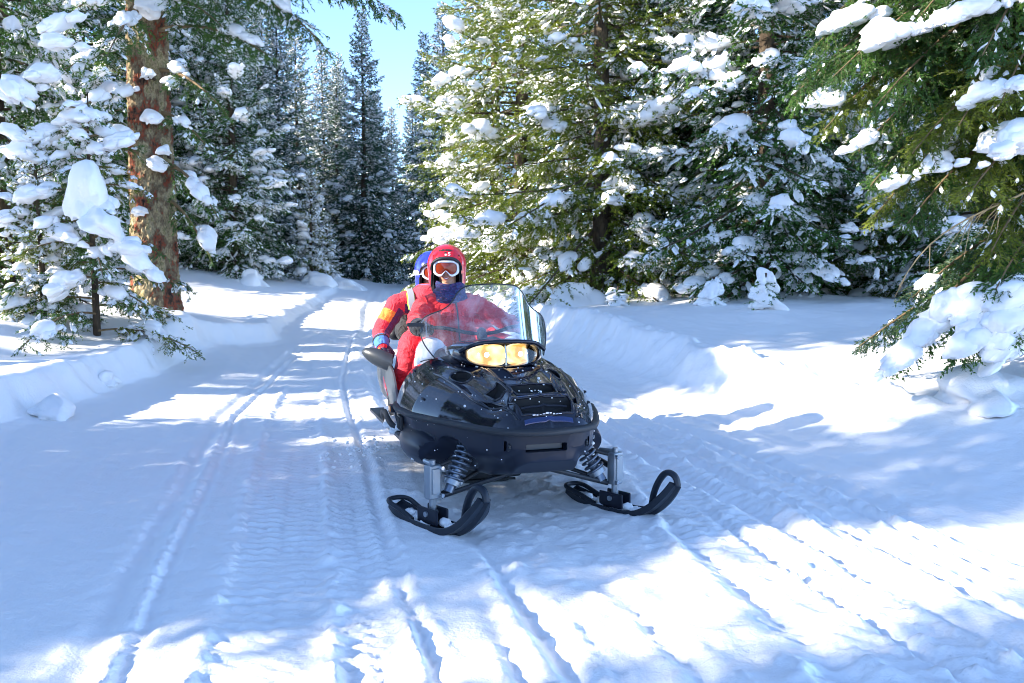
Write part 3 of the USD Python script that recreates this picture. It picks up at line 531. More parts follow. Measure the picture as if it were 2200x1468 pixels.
def band(u0, u1, y0, y1, lift=0.004, n=24, th=0.004):
    A, Bv = np.meshgrid(np.linspace(u0, u1, 6), np.linspace(y0, y1, n), indexing='ij'); z = hood_z(A, Bv)
    return slab(np.stack([A, Bv, z + lift], -1), np.stack([A, Bv, z + lift - th], -1))
obj('trim_stripe', band(0.246, 0.256, -0.150, 0.150), M['blue_stripe'], hood, smooth=30)
obj('trim_stripe', band(0.381, 0.392, -0.125, 0.125), M['blue_stripe'], hood, smooth=30)
def stripe(pts, r=0.004):
    C = cr_path(pts, 24); return tube(np.column_stack([C, hood_z(C[:, 0], C[:, 1]) + 0.001]), r, 6)
for sg in (-1, 1):
    obj('crease', stripe([(-0.24, sg * 0.165), (0.0, sg * 0.155), (0.20, sg * 0.130), (0.245, sg * 0.165), (0.375, sg * 0.145)], 0.006), M['gloss_black'], hood, smooth=True)
    obj('crease', stripe([(-0.45, sg * 0.38), (-0.1, sg * 0.315), (0.10, sg * 0.275), (0.29, sg * 0.18), (0.37, sg * 0.155)], 0.006), M['gloss_black'], hood, smooth=True)
for sg in (-1, 1):
    obj('seam', stripe([(-0.90, sg * 0.36), (-0.72, sg * 0.34), (-0.60, sg * 0.30), (-0.50, sg * 0.27)], 0.0028), M['dark_recess'], hood, smooth=True)
    for u_, y_ in ((-0.70, 0.44), (-0.30, 0.475), (0.02, 0.36)): obj('hood_latch', tm(rbox((u_, sg * y_ , float(hood_z(u_, y_)) + 0.002), (0.035, 0.012, 0.012), 0.003)), M['rubber'], hood, smooth=30)
# maker's mark in the lower slot: a row of chrome strokes, not legible in the photograph
rngm = np.random.default_rng(5); strokes = []
for q in range(9):
    y0 = -0.075 + q * 0.017; z0 = float(hood_z(0.374, y0)) + 0.004
    strokes.append(tm(rbox((0.380, y0, z0 + rngm.uniform(-0.002, 0.002)), (0.004, rngm.uniform(0.010, 0.016), rngm.uniform(0.004, 0.011)), 0.0015)))
obj('emblem', join(strokes), M['chrome'], sled, kind='stuff')

# headlight pod
def pod_outline(a, su=1.0): return np.stack([0.215 * su * np.sign(np.cos(a)) * np.abs(np.cos(a)) ** 0.75, 0.062 * su * np.sign(np.sin(a)) * np.abs(np.sin(a)) ** 0.75], -1)
aa = np.linspace(0, 2 * math.pi, 65)[:-1]
def pod_ring(x, su, dz=0.0, bow=1.6):
    o = pod_outline(aa, su); return np.column_stack([x - bow * o[:, 0] ** 2 - 0.25 * o[:, 1], o[:, 0], 0.832 + dz + o[:, 1]])
def rings(R, closed=True):
    a, b = len(R), len(R[0]); v = np.vstack(R); i, j = np.meshgrid(np.arange(a - 1), np.arange(b), indexing='ij'); p, q = i * b + j, i * b + (j + 1) % b
    f = np.stack([p, q, q + b, p + b], -1).reshape(-1, 4); return v, np.vstack([f[:, [0, 1, 2]], f[:, [0, 2, 3]]])
pod = rings([pod_ring(-0.335, 0.93), pod_ring(-0.305, 0.96), pod_ring(-0.285, 1.02), pod_ring(-0.288, 1.10), pod_ring(-0.31, 1.16), pod_ring(-0.36, 1.22), pod_ring(-0.46, 1.27), pod_ring(-0.62, 1.22, -0.01), pod_ring(-0.72, 1.0, -0.03)])
podp = obj('headlight_pod', pod, M['gloss_black'], sled, smooth=45)
visor = cr_path([(-0.37, -0.25, 0.852), (-0.30, -0.17, 0.896), (-0.268, 0, 0.908), (-0.30, 0.17, 0.896), (-0.37, 0.25, 0.852)], 40)
obj('visor', tube(visor, 0.012, 10), M['gloss_black'], podp, smooth=True)
for sg in (-1, 1):
    R = []
    for k, (dx, su) in enumerate([(0.0, 1.0), (-0.03, 0.86), (-0.055, 0.6), (-0.068, 0.3), (-0.07, 0.02)]):
        o = np.stack([0.101 * su * np.sign(np.cos(aa)) * np.abs(np.cos(aa)) ** 0.45, 0.058 * su * np.sign(np.sin(aa)) * np.abs(np.sin(aa)) ** 0.5], -1); y = o[:, 0] + sg * 0.101
        R.append(np.column_stack([-0.315 + dx - 1.6 * y ** 2 - 0.25 * o[:, 1], y, 0.832 + o[:, 1]]))
    hl = obj('headlight', rings(R), M['lit_reflector'], sled, smooth=True)
    obj('bulb', tm(sph((-0.345, sg * 0.10, 0.832), 0.014, 16)), M['bulb'], hl, smooth=True)
    obj('bulb', tm(sph((-0.352, sg * 0.145, 0.835), 0.008, 12)), M['bulb'], hl, smooth=True)
obj('divider', tube(np.array([[-0.300, 0, 0.775], [-0.302, 0, 0.83], [-0.318, 0, 0.89]]), 0.006, 8), M['chrome'], podp, smooth=True)
gy_, gz_ = np.meshgrid(np.linspace(-1, 1, 33), np.linspace(-1, 1, 13), indexing='ij')
o0 = 0.205 * gy_ * np.sqrt(1 - 0.4 * gz_ ** 2); o1 = 0.059 * gz_ * np.sqrt(1 - 0.35 * gy_ ** 4)
Lf = np.stack([-0.296 - 1.6 * o0 ** 2 - 0.25 * o1, o0, 0.832 + o1], -1)
obj('lens', slab(Lf, Lf - [0.004, 0, 0]), M['lens'], podp, smooth=40)

# belly pan, bumper, suspension openings
def belly_ring(u):
    W, z0 = float(hW(u)), float(lip(u)); zb = float(np.interp(u, [-0.92, -0.6, -0.2, 0.1, 0.3, 0.41], [0.24, 0.24, 0.235, 0.255, 0.30, 0.38])); wb = W * float(np.interp(u, [-0.92, -0.5, 0.0, 0.3, 0.41], [0.80, 0.80, 0.62, 0.66, 0.75]))
    side = [(W * 0.985, z0), (W * 0.985, z0 - 0.05), (W * 0.97, z0 - 0.09), (W * 0.90 + wb * 0.06, (z0 + zb) / 2 - 0.01), (wb * 1.06, zb + 0.05), (wb, zb + 0.02), (wb * 0.9, zb)]
    s = cr_path([(a, b) for a, b in side], 18)
    full = np.vstack([s, s[::-1] * [-1, 1]]); return np.column_stack([np.full(len(full), u), full])
us = np.concatenate([np.linspace(-0.92, 0.25, 40), np.linspace(0.27, 0.41, 12)]); BR = [belly_ring(u) for u in us]
v, f = rings(BR); n = len(BR[0]); m0 = len(v); v = np.vstack([v, BR[0].mean(0), BR[-1].mean(0)]); i = np.arange(n); j = (i + 1) % n
f = np.vstack([f, np.stack([j, i, np.full(n, m0)], 1), np.stack([i, j, np.full(n, m0 + 1)], 1) + [(len(us) - 1) * n, (len(us) - 1) * n, 0]])
bt = trimesh.Trimesh(v, f, process=True); bt.fix_normals()
belly = Mf(manifold3d.Mesh(np.array(bt.vertices, np.float32), np.array(bt.faces, np.uint32)))
for sg in (-1, 1):
    belly = belly + Mf.sphere(1.0, 48).scale([0.34, 0.135, 0.115]).translate([-0.42, sg * 0.435, 0.345])
    belly = belly - Mf.sphere(1.0, 64).scale([0.20, 0.24, 0.165]).translate([0.02, sg * 0.50, 0.30])
belly = belly - rbox((0.40, -0.02, 0.445), (0.10, 0.21, 0.04), 0.006)
for sg in (-1, 1): belly = belly - rbox((0.36, sg * 0.215 , 0.455), (0.10, 0.012, 0.05), 0.003)
bp = obj('belly_pan', tm(belly), M['matte_black'], sled, smooth=35)
obj('recessed_badge', tm(rbox((0.362, -0.02, 0.445), (0.02, 0.19, 0.03), 0.004)), M['grey_panel'], bp)
for sg in (-1, 1):
    hk = cr_path([(0.36, sg * 0.20, 0.47), (0.385, sg * 0.20, 0.455), (0.36, sg * 0.20, 0.43)], 14); obj('tow_hook', tube(hk, 0.007, 8), M['black_steel'], bp, smooth=True)
bl_ = [(u, -float(hW(u)) * 1.0) for u in np.linspace(-0.9, 0.405, 46)]; path = np.array([(u, y, float(lip(u)) - 0.004) for u, y in bl_] + [(u, -y, float(lip(u)) - 0.004) for u, y in bl_[::-1]])
path = cr_path(path[::2], 150); nrm_out = nrm(np.cross(np.gradient(path, axis=0), [0, 0, 1.0]))
sec = np.array([[0.004, 0.018], [0.020, 0.012], [0.026, 0.0], [0.020, -0.014], [0.004, -0.020], [-0.01, -0.012], [-0.01, 0.012]])
out = nrm_out * np.sign((nrm_out * (path - [-0.3, 0, 0.5])).sum(1))[:, None]
R = [p + o * sec[:, :1] + np.array([0, 0, 1.0]) * sec[:, 1:] for p, o in zip(path, out)]; v, f = rings(R)
obj('bumper_strip', (v, f), M['rubber'], sled, smooth=50)
for sg in (-1, 1):
    sr_ = obj('side_reflector', tm(rbox((-0.80, sg * 0.555, 0.485), (0.07, 0.03, 0.045), 0.006)), M['matte_black'], sled, smooth=30)
    obj('amber_lens', tm(rbox((-0.795, sg * 0.570, 0.485), (0.05, 0.012, 0.032), 0.004)), M['amber'], sr_, smooth=30)
    fr = obj('intake_panel', tm(rbox((-0.58, sg * 0.548, 0.435), (0.085, 0.022, 0.085), 0.006)), M['black_steel'], sled, smooth=30)
    obj('mesh_screen', tm(rbox((-0.58, sg * 0.558, 0.435), (0.068, 0.012, 0.068), 0.003)), M['dark_recess'], fr)

# skis, spindles, shocks and rods
STEER = math.radians(25)
def ski():
    cx = np.array([(-0.33, 0.045), (-0.25, 0.022), (-0.12, 0.004), (0.05, 0.0), (0.17, 0.010), (0.26, 0.05), (0.33, 0.105), (0.385, 0.17), (0.412, 0.215)]); C = cr_path(cx, 40); s = np.linspace(0, 1, 40)
    w = np.interp(s, [0, 0.08, 0.3, 0.7, 0.88, 1.0], [0.045, 0.062, 0.070, 0.075, 0.066, 0.030]); T = nrm(np.gradient(C, axis=0)); Nn = np.stack([-T[:, 1], T[:, 0]], 1)
    prof = np.array([[-1, 0.028], [-0.93, 0.034], [-0.80, 0.018], [-0.3, 0.012], [0, 0.016], [0.3, 0.012], [0.80, 0.018], [0.93, 0.034], [1, 0.028], [0.96, 0.0], [0.35, -0.004], [0.12, -0.022], [-0.12, -0.022], [-0.35, -0.004], [-0.96, 0.0]])
    R = [np.column_stack([C[k, 0] + Nn[k, 0] * prof[:, 1], prof[:, 0] * w[k], C[k, 1] + Nn[k, 1] * prof[:, 1]]) for k in range(40)]
    v, f = rings(R); n = len(prof); m0 = len(v); v = np.vstack([v, R[0].mean(0), R[-1].mean(0)]); i = np.arange(n); j = (i + 1) % n
    return v, np.vstack([f, np.stack([j, i, np.full(n, m0)], 1), np.stack([i + 39 * n, j + 39 * n, np.full(n, m0 + 1)], 1)])
def coil(a, b, r, turns, wire):
    a, b = np.array(a), np.array(b); ax = nrm(b - a); p = nrm(np.cross(ax, [0.2, 0.9, 0.1])); q = np.cross(ax, p); t = np.linspace(0, 1, int(turns * 16)); an = t * turns * 2 * math.pi
    return tube(a + (b - a) * t[:, None] + r * (np.cos(an)[:, None] * p + np.sin(an)[:, None] * q), wire, 6)
for sg in (-1, 1):
    sp = np.array([0.06, sg * 0.505, 0.0]); T = rotz(STEER, sp)
    sk = obj('ski', xf(ski(), T), M['ski_plastic'], sled, smooth=40)
    hp = cr_path([(0.414, 0, 0.205), (0.395, 0, 0.255), (0.35, 0, 0.268), (0.305, 0, 0.23), (0.265, 0, 0.15), (0.245, 0, 0.06)], 36)
    hv_, hf_ = tube(hp, np.interp(np.linspace(0, 1, 36), [0, 0.4, 1], [0.013, 0.017, 0.013]), 10); hv_ = hv_ * [1, 1.5, 1]
    obj('ski_handle', xf((hv_, hf_), T), M['ski_plastic'], sk, smooth=True)
    tl = cr_path([(-0.10, -0.055, 0.03), (-0.23, -0.058, 0.068), (-0.315, -0.05, 0.085), (-0.345, 0, 0.085), (-0.315, 0.05, 0.085), (-0.23, 0.058, 0.068), (-0.10, 0.055, 0.03)], 40)
    obj('tail_loop', xf(tube(tl, 0.013, 8), T), M['ski_plastic'], sk, smooth=True)
    obj('saddle', xf(join([tm(rbox((0.0, y, 0.065), (0.16, 0.014, 0.08), 0.005)) for y in (-0.033, 0.033)]), T), M['matte_black'], sk, smooth=30)
    obj('pivot_bolt', xf(trimesh_cyl := tube(np.array([[0.0, -0.05, 0.075], [0.0, 0.05, 0.075]]), 0.014, 12), T), M['grey_metal'], sk)
    obj('keel_snow', xf(join(clumps(np.random.default_rng(3 + sg), np.array([[-0.08, 0.0, 0.03], [0.08, 0.01, 0.03], [-0.2, 0.0, 0.035], [0.17, -0.01, 0.035]]), np.array([[1, 0.05, 0]] * 4), np.array([0.05, 0.045, 0.04, 0.04]))), T), M['tree_snow'], sk, smooth=True, kind='stuff')
    spn = obj('spindle', xf(join([tm(rbox((0, 0, 0.235), (0.055, 0.072, 0.175), 0.008)), tm(rbox((0.028, 0.0, 0.24), (0.016, 0.05, 0.13), 0.004)), tube(np.array([[0, 0, 0.06], [0, 0, 0.18]]), 0.019, 12), tube(np.array([[0, 0, 0.30], [0, 0, 0.345]]), 0.016, 12)]), T), M['grey_metal'], sled, smooth=30, kind='stuff')
    for zz in (0.165, 0.305):
        obj('bolt', xf(tube(np.array([[0.03, sg * -0.03, zz], [0.048, sg * -0.03, zz]]), 0.011, 6), T), M['chrome'], spn)
    obj('steering_arm', xf(hull([((0, 0, 0.325), 0.014), ((-0.09, sg * -0.02, 0.325), 0.011)]), T), M['grey_metal'], spn, smooth=True)
    obj('lower_arm', join([tube(np.array([[0.06, sg * 0.46, 0.155], [0.14, sg * 0.06, 0.285]]), 0.013, 10), tube(np.array([[0.05, sg * 0.46, 0.165], [-0.12, sg * 0.10, 0.29]]), 0.011, 10)]), M['black_steel'], sled, smooth=True, kind='stuff')
    obj('upper_arm', tube(np.array([[0.05, sg * 0.475, 0.31], [-0.02, sg * 0.25, 0.37]]), 0.012, 10), M['black_steel'], sled, smooth=True)
    obj('trailing_arm', hull([((0.0, sg * 0.49, 0.24), 0.016), ((-0.42, sg * 0.44, 0.28), 0.02)]), M['black_steel'], sled, smooth=True)
    a, b = np.array([0.065, sg * 0.425, 0.175]), np.array([0.0, sg * 0.29, 0.43])
    sh = obj('shock_absorber', join([tube(np.array([a, a + (b - a) * 0.42]), 0.027, 14), tube(np.array([a + (b - a) * 0.4, b]), 0.014, 10)]), M['steel_spring'], sled, smooth=True, kind='stuff')
    obj('coil_spring', coil(a + (b - a) * 0.2, b, 0.047, 8.5, 0.0075), M['steel_spring'], sh, smooth=True)
    obj('spring_collar', tube(np.array([a + (b - a) * 0.13, a + (b - a) * 0.22]), 0.046, 18), M['grey_metal'], sh, smooth=30)

# windshield
WO = [(0.335, 0.795), (0.375, 0.86), (0.395, 0.94), (0.393, 0.985), (0.365, 1.03), (0.29, 1.07), (0.235, 1.115), (0.205, 1.165), (0.165, 1.205), (0.09, 1.222), (0.0, 1.226)]
wo = cr_path(WO, 60)
def ws_pt(y, z): return np.stack([-0.425 - 1.75 * y ** 2 - 0.42 * (z - 0.83) + 0.25 * (z - 0.83) ** 2, y, z], -1)
half = lambda z: np.interp(z, wo[:, 1], wo[:, 0])
zt = np.linspace(0, 1, 46); G = []
for t in np.linspace(-1, 1, 61):
    ztop = np.interp(abs(t) * 0.335, wo[::-1, 0][np.argsort(wo[::-1, 0])], wo[::-1, 1][np.argsort(wo[::-1, 0])])
rows = []
for z in np.concatenate([np.linspace(0.795, 1.17, 40), 1.2255 - 0.0555 * (1 - np.sin(np.linspace(0, 1, 16)[1:] * math.pi / 2))]):
    hwid = max(half(z), 0.002); y = np.linspace(-hwid, hwid, 41); zz = z + (0.06 * (1 - (y / 0.335) ** 2) if z < 0.8 else 0.06 * np.clip(1 - (y / 0.335) ** 2, 0, 1) * np.clip((0.95 - z) / 0.155, 0, 1)); rows.append(ws_pt(y, zz))
WS = np.array(rows)
wsp = obj('windshield', slab(WS, WS - [0.004, 0, 0]), M['pane'], sled, smooth=40)
edge = np.vstack([ws_pt(wo[:, 0], wo[:, 1]), ws_pt(-wo[::-1, 0], wo[::-1, 1])[1:]]) - [0.002, 0, 0]
obj('edge_trim', tube(edge, 0.0040, 8), M['rubber'], wsp, smooth=True)
obj('screen_strap', tm(rbox((-0.735, -0.425, 0.985), (0.02, 0.10, 0.022), 0.005)), M['rubber'], wsp, smooth=30)
for sg in (-1, 1): obj('clip', tm(rbox((-0.445, sg * 0.12, 0.885), (0.03, 0.03, 0.02), 0.005)), M['rubber'], wsp, smooth=30)

# dash, handlebar, seat, tunnel, track, running boards, hand guards, backrest
obj('dash', tm(Mf.batch_hull([sph(p, r) for p, r in [((-0.52, -0.22, 0.80), 0.05), ((-0.52, 0.22, 0.80), 0.05), ((-0.56, 0, 0.87), 0.05), ((-0.80, -0.24, 0.78), 0.06), ((-0.80, 0.24, 0.78), 0.06), ((-0.95, 0.0, 0.74), 0.09)]])), M['matte_black'], sled, smooth=40)
hb = obj('handlebar', tube(cr_path([(-0.90, -0.36, 0.95), (-0.86, -0.22, 0.955), (-0.80, -0.1, 0.93), (-0.80, 0.1, 0.93), (-0.86, 0.22, 0.955), (-0.90, 0.36, 0.95)], 40), 0.012, 10), M['black_steel'], sled, smooth=True)
obj('steering_post', hull([((-0.80, 0, 0.93), 0.03), ((-0.72, 0, 0.80), 0.04)]), M['matte_black'], sled, smooth=True)
seat = obj('seat', tm(Mf.batch_hull([sph(p, r) for p, r in [((-1.0, -0.10, 0.66), 0.07), ((-1.0, 0.10, 0.66), 0.07), ((-1.7, -0.15, 0.66), 0.08), ((-1.7, 0.15, 0.66), 0.08), ((-2.35, -0.15, 0.69), 0.08), ((-2.35, 0.15, 0.69), 0.08), ((-1.0, -0.16, 0.46), 0.04), ((-1.0, 0.16, 0.46), 0.04), ((-2.4, -0.2, 0.46), 0.04), ((-2.4, 0.2, 0.46), 0.04)]])), M['vinyl'], sled, smooth=45)
obj('backrest', tm(Mf.batch_hull([sph(p, 0.05) for p in [(-2.46, -0.24, 0.82), (-2.46, 0.20, 0.82), (-2.52, -0.20, 0.95), (-2.52, 0.18, 0.95)]])), M['vinyl'], sled, smooth=45)
obj('backrest_frame', join([tube(np.array([[-2.35, y, 0.62], [-2.48, y, 0.85]]), 0.014, 8) for y in (-0.15, 0.15)]), M['black_steel'], sled, smooth=True, kind='stuff')
obj('tunnel', tm(rbox((-1.55, 0, 0.40), (1.75, 0.46, 0.16), 0.02)), M['grey_panel'], sled, smooth=30)
for sg in (-1, 1):
    P = np.array([(-0.92, 0.505, 0.52), (-1.25, 0.47, 0.64), (-1.75, 0.43, 0.66), (-2.35, 0.38, 0.66), (-2.5, 0.33, 0.62)]); Q = np.array([(-0.92, 0.49, 0.33), (-1.25, 0.46, 0.36), (-1.75, 0.42, 0.40), (-2.35, 0.37, 0.44), (-2.5, 0.33, 0.48)])
    A = np.array([[p * (1 - t) + q * t + [0, 0.02 * math.sin(t * math.pi), 0] for t in np.linspace(0, 1, 9)] for p, q in zip(cr_path(P, 24), cr_path(Q, 24))]) * [1, sg, 1]
    sp_ = obj('side_panel', slab(A, A - [0, sg * 0.012, 0]), M['grey_panel'], sled, smooth=40)
    obj('red_marker', tm(Mf.batch_hull([sph((-1.62, sg * 0.447, 0.50), 0.008), sph((-1.78, sg * 0.437, 0.56), 0.008), sph((-1.78, sg * 0.437, 0.50), 0.008), sph((-1.58, sg * 0.445, 0.46), 0.008)])), M['red_reflector'], sp_)
    rb_ = obj('running_board', tm(rbox((-1.45, sg * 0.38, 0.285), (1.25, 0.24, 0.03), 0.008)), M['black_steel'], sled, smooth=30)
    st = cr_path([(-1.02, sg * 0.42, 0.30), (-1.08, sg * 0.50, 0.33), (-1.22, sg * 0.53, 0.40), (-1.35, sg * 0.52, 0.36), (-1.42, sg * 0.48, 0.30)], 26)
    obj('foot_rail', tube(st, 0.018, 8), M['rubber'], rb_, smooth=True)
    obj('packed_snow', join(clumps(np.random.default_rng(20 + sg), np.array([[-1.1, sg * 0.46, 0.31], [-1.25, sg * 0.47, 0.32], [-1.4, sg * 0.45, 0.31], [-1.7, sg * 0.4, 0.31]]), np.array([[1, 0, 0]] * 4), np.array([0.07, 0.08, 0.07, 0.09]))), M['tree_snow'], rb_, smooth=True, kind='stuff')
    # hand guard of the passenger's grip
    t, a = np.meshgrid(np.linspace(0, 1, 16), np.linspace(-1.35, 1.35, 15), indexing='ij'); rr = 0.070 * np.sqrt(np.clip(1 - (1 - t * 1.35) ** 2 * (t < 0.74), 0.03, 1)) * (1 - 0.35 * np.clip(t - 0.74, 0, 1))
    ax = np.stack([-1.72 + 0.10 * t, sg * (0.60 - 0.20 * t), 0.748 - 0.075 * t], -1)
    G_ = ax + np.stack([0.85 * rr * np.cos(a), 0 * rr + sg * 0.25 * rr * np.cos(a), rr * np.sin(a) * 1.0], -1)
    obj('hand_guard', slab(G_, ax + (G_ - ax) * 0.9 - [0.006, 0, 0]), M['guard_plastic'], sled, smooth=50)
    obj('passenger_grip', tube(cr_path([(-1.66, sg * 0.40, 0.62), (-1.70, sg * 0.45, 0.70), (-1.72, sg * 0.52, 0.73)], 14), 0.015, 8), M['rubber'], sled, smooth=True)
trk = obj('track', tm(Mf.batch_hull([Mf.cylinder(0.42, 0.15, 0.15, 32, True).rotate([90, 0, 0]).translate([-0.75, 0, 0.185]), Mf.cylinder(0.42, 0.15, 0.15, 32, True).rotate([90, 0, 0]).translate([-2.35, 0, 0.165])])), M['rubber'], sled, smooth=30)
lug = []
for x in np.arange(-2.35, -0.7, 0.07): lug.append(tm(rbox((x, 0, 0.012), (0.012, 0.40, 0.03), 0.003)))
for k in range(9):
    an = math.pi / 2 + k * math.pi / 9; lug.append(xf(rbox((0, 0, 0), (0.03, 0.40, 0.012), 0.003), trimesh.transformations.translation_matrix([-2.35 + 0.158 * math.cos(an), 0, 0.165 + 0.158 * math.sin(an)]) @ trimesh.transformations.rotation_matrix(-an, [0, 1, 0])))
obj('lugs', join(lug), M['rubber'], trk, kind='stuff')

rs = np.random.default_rng(31); sp_ = []
for k in range(170):
    u_, y_ = rs.uniform(-0.6, 0.39), rs.uniform(-0.98, 0.98); v_ = y_ * float(hW(u_)); z_ = float(hood_z(u_, v_)); r_ = rs.uniform(0.0012, 0.0042) * (1 + 1.2 * (rs.uniform() > 0.9))
    if rs.uniform() < 0.35: v_ = math.copysign(float(hW(u_)) + 0.002, v_); z_ = rs.uniform(0.33, 0.5); v_ *= 0.99
    sp_.append((ICO[1].vertices * [r_ * 1.4, r_, r_] + [u_, v_, z_ + r_ * 0.3], ICO[1].faces))
obj('snow_specks', join(sp_), M['tree_snow'], sled, smooth=True, kind='stuff')
obj('packed_snow', join(clumps(rs, np.array([[0.03, 0.40, 0.20], [-0.15, -0.42, 0.25], [-0.3, 0.40, 0.24], [0.05, -0.36, 0.21], [-0.30, -0.52, 0.285]]), np.tile([1.0, 0.2, 0.1], (5, 1)), np.array([0.025, 0.03, 0.035, 0.022, 0.025]))), M['tree_snow'], sled, smooth=True, kind='stuff')

# ------------------------------------------------------------------ the near trees, bough by bough
def bezier(P0, P1, sag, n=12):
    P0, P1 = np.array(P0, float), np.array(P1, float); t = np.linspace(0, 1, n)[:, None]; L = np.linalg.norm(P1 - P0)
    C = P0 * (1 - t) + P1 * t; C[:, 2] += (sag * L * 4 * t * (1 - t))[:, 0]; return C
def pillow(c, size, yaw=0.0, pitch=0.0, seed=0, rough=0.7, sub=3, flat=0.35):
    rng = np.random.default_rng(seed); S = ICO[sub].vertices; q = S * (1 + rough * (meshkit.fbm(S * 1.3 + rng.uniform(0, 50, 3), 3, seed) - 0.5)[:, None])
    q[:, 2] = np.where(q[:, 2] < 0, q[:, 2] * flat, q[:, 2]); q = q * np.array(size)
    R = trimesh.transformations.rotation_matrix(yaw, [0, 0, 1])[:3, :3] @ trimesh.transformations.rotation_matrix(pitch, [0, 1, 0])[:3, :3]
    return q @ R.T + np.asarray(c), ICO[sub].faces
def bough(tree, rng, P0, P1, sag=0.06, lat=0.30, sp=0.075, ter=0.085, hang=0.7, ps=0.25, mat_='needles_green', clump=2, cs=(0.08, 0.18), bl=0.042, bw=0.0105, bsp=0.0155, r=0.018, dw=0.022):
    base = np.array([float(x) for x in tree.GetAttribute('xformOp:translate').Get()])
    C = bezier(np.array(P0) - base, np.array(P1) - base, sag); B = C[None]
    L = np.linalg.norm(P1 - np.array(P0))
    bo = obj('bough', tube(C, r * (1.05 - np.linspace(0, 1, 12)) + 0.003, 6), M['twig_wood'], tree, smooth=True)
    O, D, Lt, U = sprays(rng, B, sp, lat, hang, ter); k = len(Lt)
    obj('needles', blades(rng, O, D, Lt, U, bsp, bl, bw, 2, 0.7), M[mat_], bo, kind='stuff')
    e = np.stack([O, O + D * (Lt * 0.5)[:, None], O + D * Lt[:, None] - np.stack([0 * Lt, 0 * Lt, 0.1 * Lt], 1)], 1); tw = tubes(e, np.stack([0.003 + 0 * Lt, 0.002 + 0 * Lt, 0.001 + 0 * Lt], 1)); obj('twigs', tw, M['green_twig'], bo, kind='stuff')
    pk = rng.uniform(size=k) < ps * (0.3 + 1.4 * (meshkit.fbm(O * 1.7, 2, 5) - 0.1)).clip(0, 1)
    if pk.sum(): obj('snow', dust(rng, O[pk], D[pk], Lt[pk], U[pk], dw * rng.uniform(0.5, 1.5, pk.sum())), M['tree_snow'], bo, smooth=True, kind='stuff')
    if clump:
        q = rng.uniform(2, 10, clump); i0 = q.astype(int); cl = clumps(rng, C[i0] + rng.normal(0, 0.05, (clump, 3)) * [1, 1, 0.2] + [0, 0, 0.02], C[i0 + 1] - C[i0], rng.uniform(*cs, clump), sub=2)
        for c in cl: obj('snow_clump', c, M['tree_snow'], bo, smooth=True)
    return bo
rng = np.random.default_rng(77)
# thick old trunk on the left
lp = gpt(333, 12.5); lp[2] -= 0.12
old = thing('old_spruce', 'old spruce with a thick reddish bark trunk rising from the left snow bank', 'tree', lp, group=None)
zz = np.concatenate([np.linspace(-0.2, 6.5, 300), np.linspace(6.7, 17, 40)]); an = np.arange(150) * 2 * math.pi / 150
Zt, At = np.meshgrid(zz, an, indexing='ij'); rad = 0.315 * (1 - Zt.clip(0) / 19) + 0.10 * np.exp(-(Zt + 0.2).clip(0) / 0.35)
q3 = np.stack([np.cos(At) * 0.315, np.sin(At) * 0.315, Zt * 0.55], -1)
from scipy.spatial import cKDTree
def plates(q, dens, seed):
    r_ = np.random.default_rng(seed); n = int(dens); pt = np.column_stack([np.cos(a_ := r_.uniform(0, 2 * math.pi, n)) * 0.315, np.sin(a_) * 0.315, r_.uniform(-0.2, 3.8, n)]); d, _ = cKDTree(pt).query(q.reshape(-1, 3), k=2); return (d[:, 1] - d[:, 0]).reshape(q.shape[:2])
pl = plates(q3, 3600, 1)
rad = rad + 0.030 * np.minimum(pl / 0.022, 1.0) + 0.04 * (meshkit.fbm(q3 * [3, 3, 2.2], 3, 2) - 0.5) + 0.03 * (meshkit.fbm(q3 * 14, 3, 3) - 0.5) + 0.02 * np.sin(3 * At + Zt * 0.4)
Pt = np.stack([rad * np.cos(At), rad * np.sin(At), Zt], -1)
v, f = rings([p for p in Pt]); obj('trunk', (v, f), M['old_bark'], old, smooth=50)
def on(px, py, d): return at(px, py, y=d)
def trunk_at(z): return np.array([lp[0], lp[1], z])
for (z0, px, py, d, sag, n, m_, kw) in [
    (4.75, 590, 130, 11.6, 0.10, 3, 'needles_green', {}), (5.9, 862, 40, 10.8, 0.10, 3, 'needles_green', dict(hang=1.0, lat=0.24)), (5.6, 712, 118, 11.0, 0.12, 3, 'needles_green', dict(hang=1.0, lat=0.26)),
    (6.3, 760, -10, 10.6, 0.08, 2, 'needles_green', dict(hang=1.0)), (6.0, 600, 20, 11.2, 0.08, 2, 'needles_green', dict(hang=0.9)), (5.2, 480, 60, 11.5, 0.08, 2, 'needles_green', {}),
    (4.2, 490, 250, 11.8, 0.10, 2, 'needles_green', dict(hang=0.9)), (3.6, 455, 330, 12.0, 0.10, 2, 'needles_green', dict(hang=0.9)), (2.9, 470, 470, 11.9, 0.12, 2, 'needles_green', dict(hang=1.1)), (2.4, 455, 560, 12.3, 0.12, 2, 'needles_green', dict(hang=1.1)),
    (5.3, 150, 30, 11.5, 0.08, 3, 'needles_green', {}), (4.5, 120, 160, 11.4, 0.05, 4, 'needles_green', dict(ps=0.35)), (3.9, 60, 300, 11.0, 0.06, 4, 'needles_green', dict(ps=0.35)), (3.0, 200, 330, 11.3, 0.08, 3, 'needles_green', dict(ps=0.35)), (5.0, 230, 120, 10.8, 0.05, 3, 'needles_green', {}), (6.2, 250, 0, 11.0, 0.05, 3, 'needles_green', {}), (5.7, 40, 10, 11.0, 0.06, 3, 'needles_green', {})]:
    P1 = on(px, py, d); dr = nrm((P1 - trunk_at(z0)) * [1, 1, 0]); bough(old, rng, trunk_at(z0) + dr * 0.24, P1, sag, clump=n, mat_=m_, r=0.03, cs=(0.10, 0.22), **{**dict(sp=0.085, ter=0.10, bl=0.055, bw=0.013, bsp=0.022), **kw})
